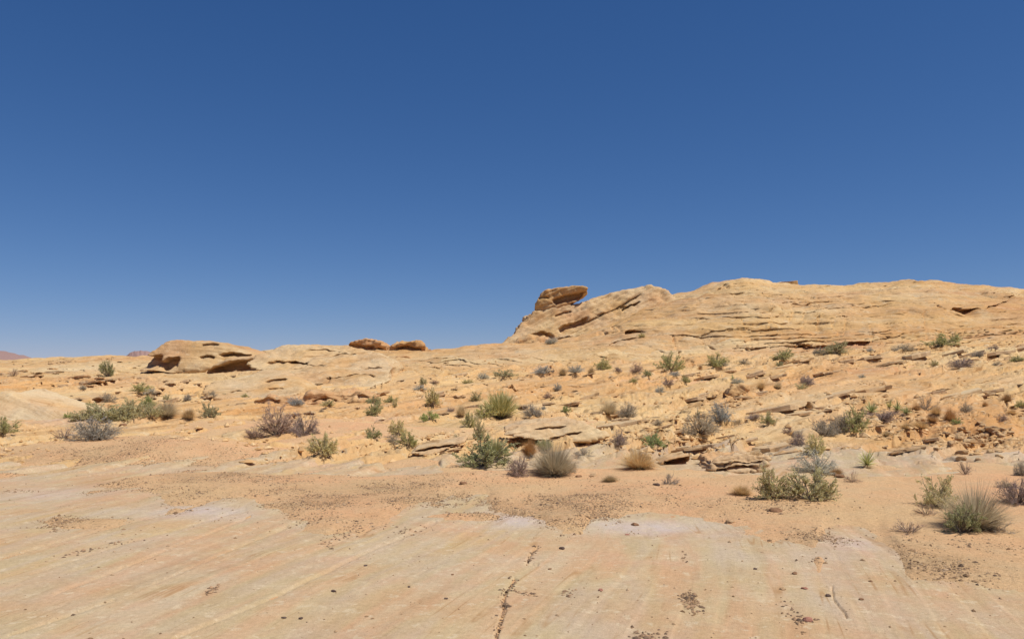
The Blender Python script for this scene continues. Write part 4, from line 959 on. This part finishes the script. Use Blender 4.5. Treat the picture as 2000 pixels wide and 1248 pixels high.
PLANTS = [
 # right foreground
 (1884, 1041, 66, 52, 'G', 'green bush at the right foreground, at the left foot of the large straw tuft'),
 (1915, 1034, 125, 80, 'H', 'largest fuzzy straw-brown bush in the right foreground'),
 (1945, 1038, 62, 32, 'W', 'whitish brush at the right foot of the large straw-brown bush'),
 (1836, 992, 72, 56, 'O', 'loose yellow-green bush at the upper left of the large straw-brown bush'),
 (1812, 1006, 48, 22, 'D', 'low dark twigs beneath the loose yellow-green bush'),
 (1780, 1042, 56, 24, 'D', 'low brown dead twigs on sand left of the large straw-brown bush'),
 (1992, 985, 66, 46, 'P', 'dark brown twig bush cut by the right edge'),
 (1965, 953, 28, 15, 'S', 'small grey cushion shrub on sand near the right edge'),
 (1998, 930, 26, 28, 'S', 'grey twiggy shrub at the right edge above the dark twig bush'),
 (1888, 926, 24, 24, 'D', 'small upright dead stalks on sand above the loose yellow-green bush'),
 (1514, 976, 84, 58, 'O', 'left of the two big olive bushes on the sand'),
 (1586, 977, 92, 56, 'O', 'right and paler of the two big olive bushes on the sand'),
 (1450, 968, 42, 20, 'T', 'thin straw tuft just left of the two big olive bushes'),
 (1602, 926, 92, 40, 'B', 'pale bluish shrub above the right of the two big olive bushes'),
 (1636, 930, 30, 16, 'R', 'brown tuft at the right foot of the pale bluish shrub'),
 (1668, 943, 32, 22, 'D', 'small dark twig clump right of the pale bluish shrub'),
 (1696, 916, 40, 38, 'Y', 'lone yucca on sand right of the pale bluish shrub'),
 (1594, 886, 46, 38, 'O', 'yellow-olive bush above the pale bluish shrub'),
 (1560, 871, 32, 22, 'P', 'small purplish shrub left of the yellow-olive bush'),
 (1476, 918, 46, 40, 'T', 'straw tuft growing on the layered ledge'),
 (1306, 946, 40, 20, 'W', 'low whitish twig shrub alone on the open sand'),
 (1250, 916, 78, 38, 'T', 'wide straw tuft with dark base left of the slab with the hollow'),
 (1192, 941, 32, 13, 'T', 'small flat straw tuft on sand below the wide straw tuft'),
 (1280, 873, 40, 24, 'N', 'small vivid green bush above the wide straw tuft'),
 (1210, 876, 34, 26, 'P', 'small straw-purple tuft left of the vivid green bush'),
 (1140, 889, 40, 14, 'W', 'flat grey dead twigs right of the big straw-coloured bush'),
 # middle foreground
 (945, 911, 96, 56, 'G', 'big dense green bush in the middle of the sand'),
 (966, 898, 52, 42, 'E', 'upright green stems rising from the big dense green bush'),
 (936, 862, 24, 42, 'O', 'thin tall olive plant right behind the big dense green bush'),
 (915, 836, 28, 30, 'G', 'small green bush with a left shadow above the tall olive plant'),
 (892, 872, 22, 16, 'O', 'tiny olive sprig at the left of the big dense green bush'),
 (1082, 931, 88, 66, 'H', 'big round straw-coloured bush right of the dense green bush'),
 (1112, 922, 40, 22, 'S', 'grey twigs spreading from the right side of the big straw-coloured bush'),
 (1035, 898, 34, 34, 'R', 'round rusty orange tuft between the green and straw-coloured bushes'),
 (1010, 931, 42, 36, 'P', 'purplish grey shrub in front of the rusty orange tuft'),
 (1064, 886, 34, 22, 'E', 'sparse pale green stems behind the big straw-coloured bush'),
 (626, 893, 56, 38, 'O', 'lone olive bush on the open orange sand'),
 (727, 857, 31, 22, 'G', 'small green bush on sand, left of a cluster of three'),
 (775, 853, 38, 28, 'O', 'yellowish bush at the top of the cluster of three on sand'),
 (796, 872, 38, 28, 'G', 'green bush at the right of the cluster of three on sand'),
 (768, 874, 28, 19, 'S', 'grey-olive bush at the left of the cluster of three on sand'),
 (540, 853, 78, 58, 'P', 'large purplish grey shrub on the left sand, taller of a pair'),
 (592, 851, 56, 42, 'P', 'purplish grey shrub joined to the right of the larger one'),
 (498, 856, 42, 16, 'P', 'low purplish twigs at the left foot of the large purplish shrub'),
 (180, 859, 88, 40, 'S', 'wide rounded grey shrub in front on the left'),
 (120, 859, 42, 20, 'D', 'thin grey twigs left of the wide rounded grey shrub'),
 (2, 851, 46, 30, 'G', 'green bush cut by the left edge'),
 # cluster at the left
 (200, 818, 86, 30, 'O', 'pale olive bush behind the wide rounded grey shrub'),
 (255, 817, 66, 34, 'O', 'pale straw-green bush in the middle of the left cluster'),
 (230, 822, 64, 30, 'O', 'pale yellow-green bush joining the two pale olive bushes of the left cluster'),
 (158, 822, 46, 22, 'O', 'low pale olive bush at the lower left end of the left cluster'),
 (290, 818, 46, 26, 'O', 'pale olive bush between the left cluster and the grey straw bush'),
 (175, 806, 30, 20, 'G', 'small green bush at the left end of the pale olive cluster'),
 (287, 796, 32, 20, 'N', 'bright green bush at the back of the left cluster'),
 (320, 820, 56, 32, 'H', 'grey straw bush at the right end of the left cluster'),
 (366, 821, 28, 22, 'T', 'faint straw tuft right of the grey straw bush'),
 (408, 816, 38, 27, 'O', 'pale green bush right of the left cluster on rock'),
 (210, 786, 26, 17, 'S', 'small grey bush on rock above the left cluster'),
 (98, 806, 26, 14, 'O', 'small olive bush on the pale rock tongue'),
 (131, 816, 14, 12, 'N', 'tiny vivid green sprout left of the left cluster'),
 (272, 768, 42, 15, 'G', 'low dark green bush on the rocks above the left cluster'),
 (292, 772, 24, 10, 'B', 'low bluish shrub right against the low dark green bush'),
 (160, 762, 16, 8, 'S', 'tiny grey shrub on the far left rocks'),
 (208, 736, 24, 30, 'G', 'dark green bush high on the rocks left of the dome'),
 (199, 722, 14, 14, 'G', 'small dark bush just above and left of the one left of the dome'),
 (24, 734, 22, 16, 'D', 'dead twigs on the rocks at the far left'),
 (365, 784, 16, 12, 'S', 'small grey shrub on rocks below the dome'),
 (325, 782, 16, 11, 'O', 'small olive shrub on rocks below the dome'),
 # middle slope, left half
 (414, 776, 16, 11, 'S', 'small grey shrub on pale rock below the alcove, leftmost of three'),
 (440, 777, 14, 8, 'O', 'small olive shrub on pale rock below the alcove, middle of three'),
 (478, 775, 16, 8, 'G', 'small green shrub on pale rock below the alcove, rightmost of three'),
 (575, 792, 32, 15, 'B', 'bluish grey shrub under the left rock ledge'),
 (640, 797, 30, 12, 'O', 'low olive shrub right of the bluish one under the ledge'),
 (628, 805, 10, 7, 'S', 'tiny grey shrub below the low olive shrub'),
 (700, 784, 20, 11, 'B', 'small bluish shrub at the right end of the rock ledge'),
 (730, 790, 28, 15, 'G', 'small grey-green bush right of the ledge, behind a larger green one'),
 (730, 812, 34, 24, 'G', 'round green bush on pale rock with a dark foot'),
 (762, 786, 26, 12, 'G', 'flat green bush right of the small grey-green bush'),
 (845, 797, 32, 32, 'O', 'tall pale green bush in the middle of the slope'),
 (838, 821, 28, 18, 'N', 'small green bush at the sand edge below the tall pale one'),
 (770, 797, 12, 12, 'O', 'small thin bush left of the tall pale green bush'),
 (700, 722, 16, 8, 'O', 'tiny bush on bare rock below the skyline boulders'),
 (826, 753, 19, 13, 'O', 'round olive bush on bare rock below the saddle'),
 (818, 763, 28, 9, 'B', 'low bluish shrub at the foot of the round olive bush'),
 (848, 752, 20, 7, 'P', 'small purplish shrub right of the round olive bush'),
 (912, 749, 24, 9, 'O', 'low olive bush alone in the middle of the saddle slope'),
 (985, 737, 46, 13, 'O', 'wide low olive bush on the saddle slope'),
 (943, 740, 22, 12, 'B', 'small bluish shrub left of the wide low olive bush'),
 (880, 804, 20, 8, 'P', 'flat purplish shrub above the small green bush with a left shadow'),
 (900, 816, 22, 24, 'H', 'thin straw-green plant left of the large fanned olive bush'),
 (978, 820, 66, 52, 'E', 'large fanned olive bush with bare grey roots'),
 (950, 816, 42, 26, 'G', 'green bush against the left side of the large fanned olive bush'),
 (1040, 814, 38, 21, 'S', 'dense grey-green cushion right of the large fanned olive bush'),
 (930, 783, 24, 16, 'O', 'small sparse green bush behind the large fanned olive bush'),
 (1062, 802, 12, 8, 'B', 'tiny bluish shrub above right of the grey-green cushion'),
 (1105, 806, 18, 12, 'N', 'small round green bush alone on the rocky slope'),
 # slope below the hill
 (1060, 736, 40, 14, 'B', 'wide bluish shrub at the foot of the outcrop slope'),
 (1099, 734, 18, 16, 'T', 'tan tuft between two bluish shrubs'),
 (1124, 731, 30, 14, 'B', 'dark bluish shrub right of the tan tuft'),
 (1155, 738, 16, 15, 'T', 'small tan tuft between bluish shrub and green bush'),
 (1178, 722, 28, 20, 'G', 'green bush below the caves of the hill'),
 (1208, 730, 16, 9, 'P', 'small purplish shrub right of the green bush below the caves'),
 (1244, 733, 26, 20, 'P', 'purplish bush left of the largest green bush under the hill'),
 (1266, 736, 20, 11, 'G', 'small green shrub right of the purplish bush'),
 (1090, 764, 18, 14, 'B', 'small round bluish shrub on the middle ledges'),
 (1070, 776, 20, 10, 'P', 'flat purplish shrub left below the round bluish one on the ledges'),
 (1237, 746, 14, 9, 'G', 'tiny green shrub on the ledges under the purplish bush'),
 (1310, 727, 54, 32, 'G', 'largest green bush at the foot of the hill'),
 (1318, 737, 24, 8, 'B', 'low bluish shrub in front of the largest green bush under the hill'),
 (1400, 714, 42, 24, 'G', 'round green bush on the hill foot, second from the left'),
 (1404, 718, 36, 10, 'B', 'bluish skirt of twigs below the round green bush on the hill foot'),
 (1532, 700, 40, 20, 'G', 'green bush against the layered hill face, third from the left'),
 (1455, 710, 24, 8, 'S', 'low grey shrub between the green bushes on the hill foot'),
 (1637, 691, 52, 22, 'O', 'olive bush in front of the red hollow of the hill'),
 (1602, 693, 26, 13, 'S', 'grey shrub left of the olive bush at the red hollow'),
 (1576, 706, 16, 12, 'T', 'tan tuft below the grey shrub at the red hollow'),
 (1522, 716, 14, 9, 'O', 'tiny olive shrub below the third green hill-foot bush'),
 (1700, 686, 16, 8, 'B', 'tiny bluish shrub right of the red hollow'),
 (1770, 686, 40, 14, 'S', 'low grey shrub at the hill foot right of the red hollow'),
 (1843, 674, 52, 22, 'G', 'wide grey-green bush high on the right hill foot'),
 (1868, 668, 18, 16, 'G', 'small dark bush joined to the right of the wide grey-green bush'),
 (1880, 717, 46, 17, 'P', 'dark purplish shrub on the right slope'),
 (1826, 714, 16, 10, 'O', 'small olive shrub left of the dark purplish shrub on the right slope'),
 (1910, 698, 22, 10, 'S', 'small grey shrub above the dark purplish shrub on the right slope'),
 (1942, 684, 22, 11, 'P', 'small dark shrub on the right slope near the cliff ledge'),
 (1990, 706, 26, 11, 'G', 'low green bush at the right edge of the slope'),
 (1950, 714, 18, 8, 'S', 'tiny grey shrub left of the low green bush at the right edge'),
 (1340, 751, 18, 13, 'G', 'small dark green bush below the largest hill-foot bush'),
 (1305, 757, 24, 14, 'P', 'small purplish bush left of the small dark green one'),
 (1290, 772, 22, 11, 'B', 'small bluish shrub on rock below the small purplish bush'),
 (1440, 749, 24, 10, 'B', 'bluish shrub on top of the squat tan boulder'),
 (1431, 744, 10, 13, 'Y', 'tiny yucca beside the bluish shrub on the squat tan boulder'),
 (1487, 767, 18, 16, 'T', 'short straw tuft right of the squat tan boulder'),
 (1520, 759, 19, 13, 'H', 'greyish tuft second to the right of the squat tan boulder'),
 (1578, 754, 34, 16, 'P', 'purplish shrub on rock in the middle of the right slope'),
 (1566, 760, 26, 11, 'O', 'low olive shrub at the left foot of the purplish one on the right slope'),
 (1685, 738, 16, 7, 'B', 'tiny bluish shrub on the reddish rock'),
 # right middle ground
 (1190, 821, 40, 27, 'H', 'grey straw bush at the left of a pair on the ledges'),
 (1226, 816, 42, 27, 'S', 'grey-green bush at the right of a pair on the ledges'),
 (1285, 833, 20, 11, 'S', 'small dark grey cushion on rock right of the pair on the ledges'),
 (1370, 853, 66, 40, 'S', 'large grey bush, lower left of two grey bushes side by side'),
 (1410, 832, 46, 34, 'B', 'grey-green bush, upper right of two grey bushes side by side'),
 (1365, 815, 18, 14, 'O', 'small green sprig behind the large grey bush'),
 (1474, 821, 36, 12, 'P', 'flat purplish shrub left of a round green bush on sand'),
 (1502, 827, 26, 22, 'G', 'round green bush right of the flat purplish shrub'),
 (1540, 849, 24, 11, 'P', 'flat purplish grey shrub left of the pale boulder'),
 (1553, 850, 20, 10, 'T', 'low straw tuft touching the pale boulder'),
 (1614, 851, 52, 28, 'S', 'grey bush left of the tall green bush at the right'),
 (1640, 846, 34, 36, 'S', 'tall grey bush squeezed against the tall green bush'),
 (1674, 851, 58, 44, 'G', 'tall green bush right of two grey bushes'),
 (1726, 827, 62, 20, 'P', 'wide low purplish brush below the yuccas'),
 (1703, 810, 34, 27, 'Y', 'leftmost and biggest yucca of the row on the right'),
 (1738, 799, 18, 18, 'Y', 'small second yucca of the row on the right'),
 (1754, 805, 26, 25, 'Y', 'third yucca of the row on the right'),
 (1771, 811, 24, 20, 'Y', 'last low yucca of the row on the right'),
 (1791, 802, 18, 13, 'R', 'rusty tuft right of the yucca row'),
 (1812, 802, 38, 26, 'W', 'whitish twig bush right of the yucca row'),
 (1830, 811, 22, 18, 'T', 'tan tuft against the right of the whitish twig bush'),
 (1857, 824, 26, 28, 'R', 'tall rusty tuft right of the whitish twig bush'),
 (1869, 828, 18, 13, 'N', 'small green plant at the foot of the tall rusty tuft'),
 (1822, 829, 24, 12, 'R', 'low rusty tuft left of the tall rusty tuft'),
 (1800, 849, 32, 18, 'T', 'straw tuft below the yuccas, right of the tall green bush'),
 (1770, 839, 22, 12, 'T', 'small straw tuft between the yuccas and the lower straw tuft'),
 (1735, 851, 24, 12, 'T', 'small pale tuft just right of the tall green bush'),
 (1889, 806, 26, 18, 'S', 'grey-green shrub right of the tall rusty tuft'),
 (1925, 794, 12, 10, 'R', 'tiny rusty tuft alone on the right rock'),
 (1968, 792, 20, 17, 'R', 'rusty tuft on the right rock near the edge'),
 (1958, 822, 36, 18, 'P', 'slanted purplish shrub above the rubble'),
 (1978, 810, 20, 12, 'T', 'tan tuft behind the slanted purplish shrub'),
 (1996, 797, 20, 13, 'G', 'small green bush at the right edge beside the rusty tuft'),
 (1078, 672, 24, 12, 'B', 'bluish shrub in the shade under the outcrop'),
 (1254, 660, 13, 9, 'O', 'tiny bush below the hollow of the big hill'),
]
for p_ in PLANTS:
    plant(*p_)
